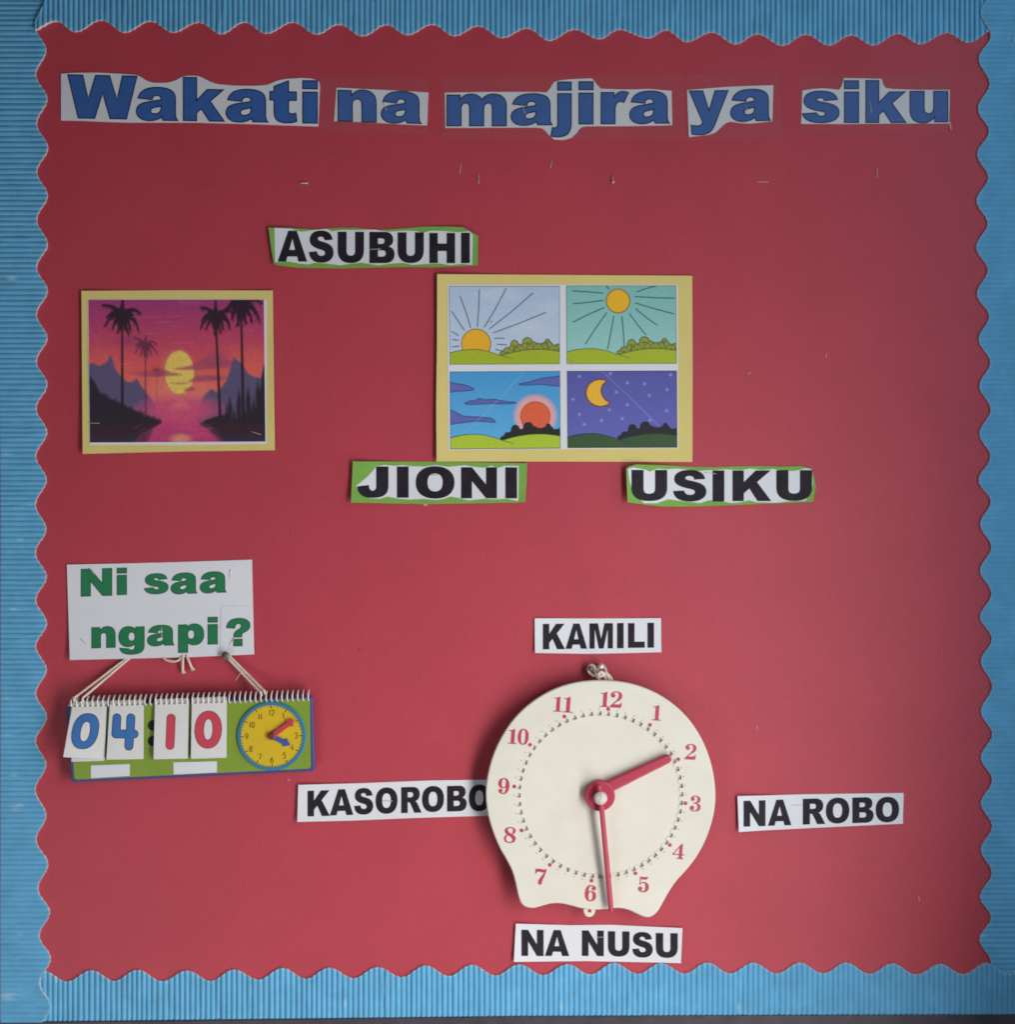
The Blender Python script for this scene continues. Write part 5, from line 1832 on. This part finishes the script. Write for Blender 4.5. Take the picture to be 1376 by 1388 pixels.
HF['four'] = h4
HF['palms'] = hs_
sign_staple(412, 248.5, 9, 0, 'Wakati', 'short bright staple lying level in the bare red board below Wakati', -0.0002) if False else staple(412, 248.5, 9, 2, 0.0005, 'short bright staple lying level in the bare red board below Wakati', 'old staples left in the red board', r=0.0007)
sign_staple(521.5, 144, 12, 65, 'na', 'fine staple through the letter a of the paper reading na')
sign_staple(709.5, 148, 13, 70, 'majira', 'fine staple through the first letter a of majira')
sign_staple(1180.5, 146, 15, 86, 'siku', 'upright staple through the letter k of siku')
sign_staple(1012, 147, 9, 70, 'ya', 'fine staple through the letter a of the paper reading ya')
sign_staple(124.5, 774, 12, 50, 'q', 'slanting staple through the letter N of the question card')
sign_staple(312, 778.5, 14, 91, 'q', 'upright staple beside the word saa on the question card')
sign_staple(114, 870, 14, 44, 'q', 'slanting staple in the bare lower corner of the question card')
sign_staple(219, 857, 14, 90, 'q', 'upright staple through the letter a of ngapi')
sign_staple(313.5, 871, 14, -62, 'q', 'slanting staple beside the question mark', 0.0008)
sign_staple(525, 1085.5, 14, -2, 'KASOROBO', 'level staple across the first O of KASOROBO')
sign_staple(1079, 1091, 14, -2, 'NA ROBO', 'level staple between NA and ROBO')
sign_staple(813, 1269.7, 15, -1, 'NA NUSU', 'level staple across the second N of NA NUSU')
sign_staple(508, 338, 15, -3, 'ASUBUHI', 'dull level staple across the letter B of ASUBUHI', 0.0008)
sign_staple(589, 644, 12, 2, 'JIONI', 'level staple at the top of the letter O of JIONI', 0.0008)
sign_staple(962.5, 641.5, 16, 5, 'USIKU', 'level staple between the S and I of USIKU', 0.0008)
sign_staple(1094, 635, 11, 14, 'USIKU', 'slanting staple at the top of the last U of USIKU', 0.0008)
sign_staple(126.5, 573.5, 16, 2, 'palms', 'level staple in the dark corner of the palm picture by the yellow margin', 0.0009)
sign_staple(347, 587, 14, 18, 'palms', 'slanting staple in the dark shrubs of the palm picture', 0.0009)
sign_staple(775.5, 491, 12, 70, 'four', 'slanting staple at the corner of the noon picture', 0.0009)

# dressmaker's pin stuck in the board
V, F = join([tube_geo([W(831, 234, .0006), W(831, 240, .0014), W(831, 246, .0026)], 0.00033, 6), tube_geo([W(831, 245, .0020), W(831, 246, .0023), W(831, 247.5, .0026), W(831, 249, .0026)], 0.0017, 10, lambda t: math.sin(math.pi * (0.12 + .76 * t)))])
setp(mkobj('pin', V, F, M_TAN, None, True), 'small pin with a round pale head stuck in the red board below majira', 'pin')


def scrap(px, py, r, label, m, seed, hh=0.0012):
    rr = random.Random(seed)
    l = [(px + r * rr.uniform(.6, 1.1) * math.cos(t), py + r * rr.uniform(.5, .9) * math.sin(t)) for t in np.linspace(0, 2 * math.pi, 10)[:-1]]
    o = sheet('paper_scrap', [l], curl(l, l=hh * .6, b=hh, base=-0.0001, wave=0.0002, seed=seed), m, None, thick=0.0003, step=2)
    return setp(o, label, 'scrap')


scrap(577, 683.5, 4.0, 'torn tan paper scrap under the bottom edge of JIONI', M_TAN, 3)
scrap(391.5, 1057.5, 3.0, 'small torn flap of red paper under the flip-card clock', mat('pale_red_scrap', (0.55, 0.16, 0.19), .8, .2), 4, 0.002)
scrap(397, 720.5, 2.6, 'small curled flap of red paper in bare board above the flip-card clock', mat('red_scrap', (0.50, 0.10, 0.13), .8, .2), 5, 0.0016)
scrap(489, 881, 3.2, 'small raised flap of red paper in bare board beside KAMILI', mat('red_flap', (0.44, 0.06, 0.085), .8, .2), 6, 0.0012)
tp = [(1287.2, 165.5), (1288.6, 165.2), (1289.3, 170), (1290.2, 175.6), (1288.2, 176.4), (1287.6, 171)]
setp(sheet('tape_scrap', [tp], curl(tp, b=0.0015, base=-0.0001, wave=0.0002, seed=8), M_TAN, None, thick=0.0003, step=2), 'narrow yellowed scrap of tape at the lower corner of siku', 'scrap')
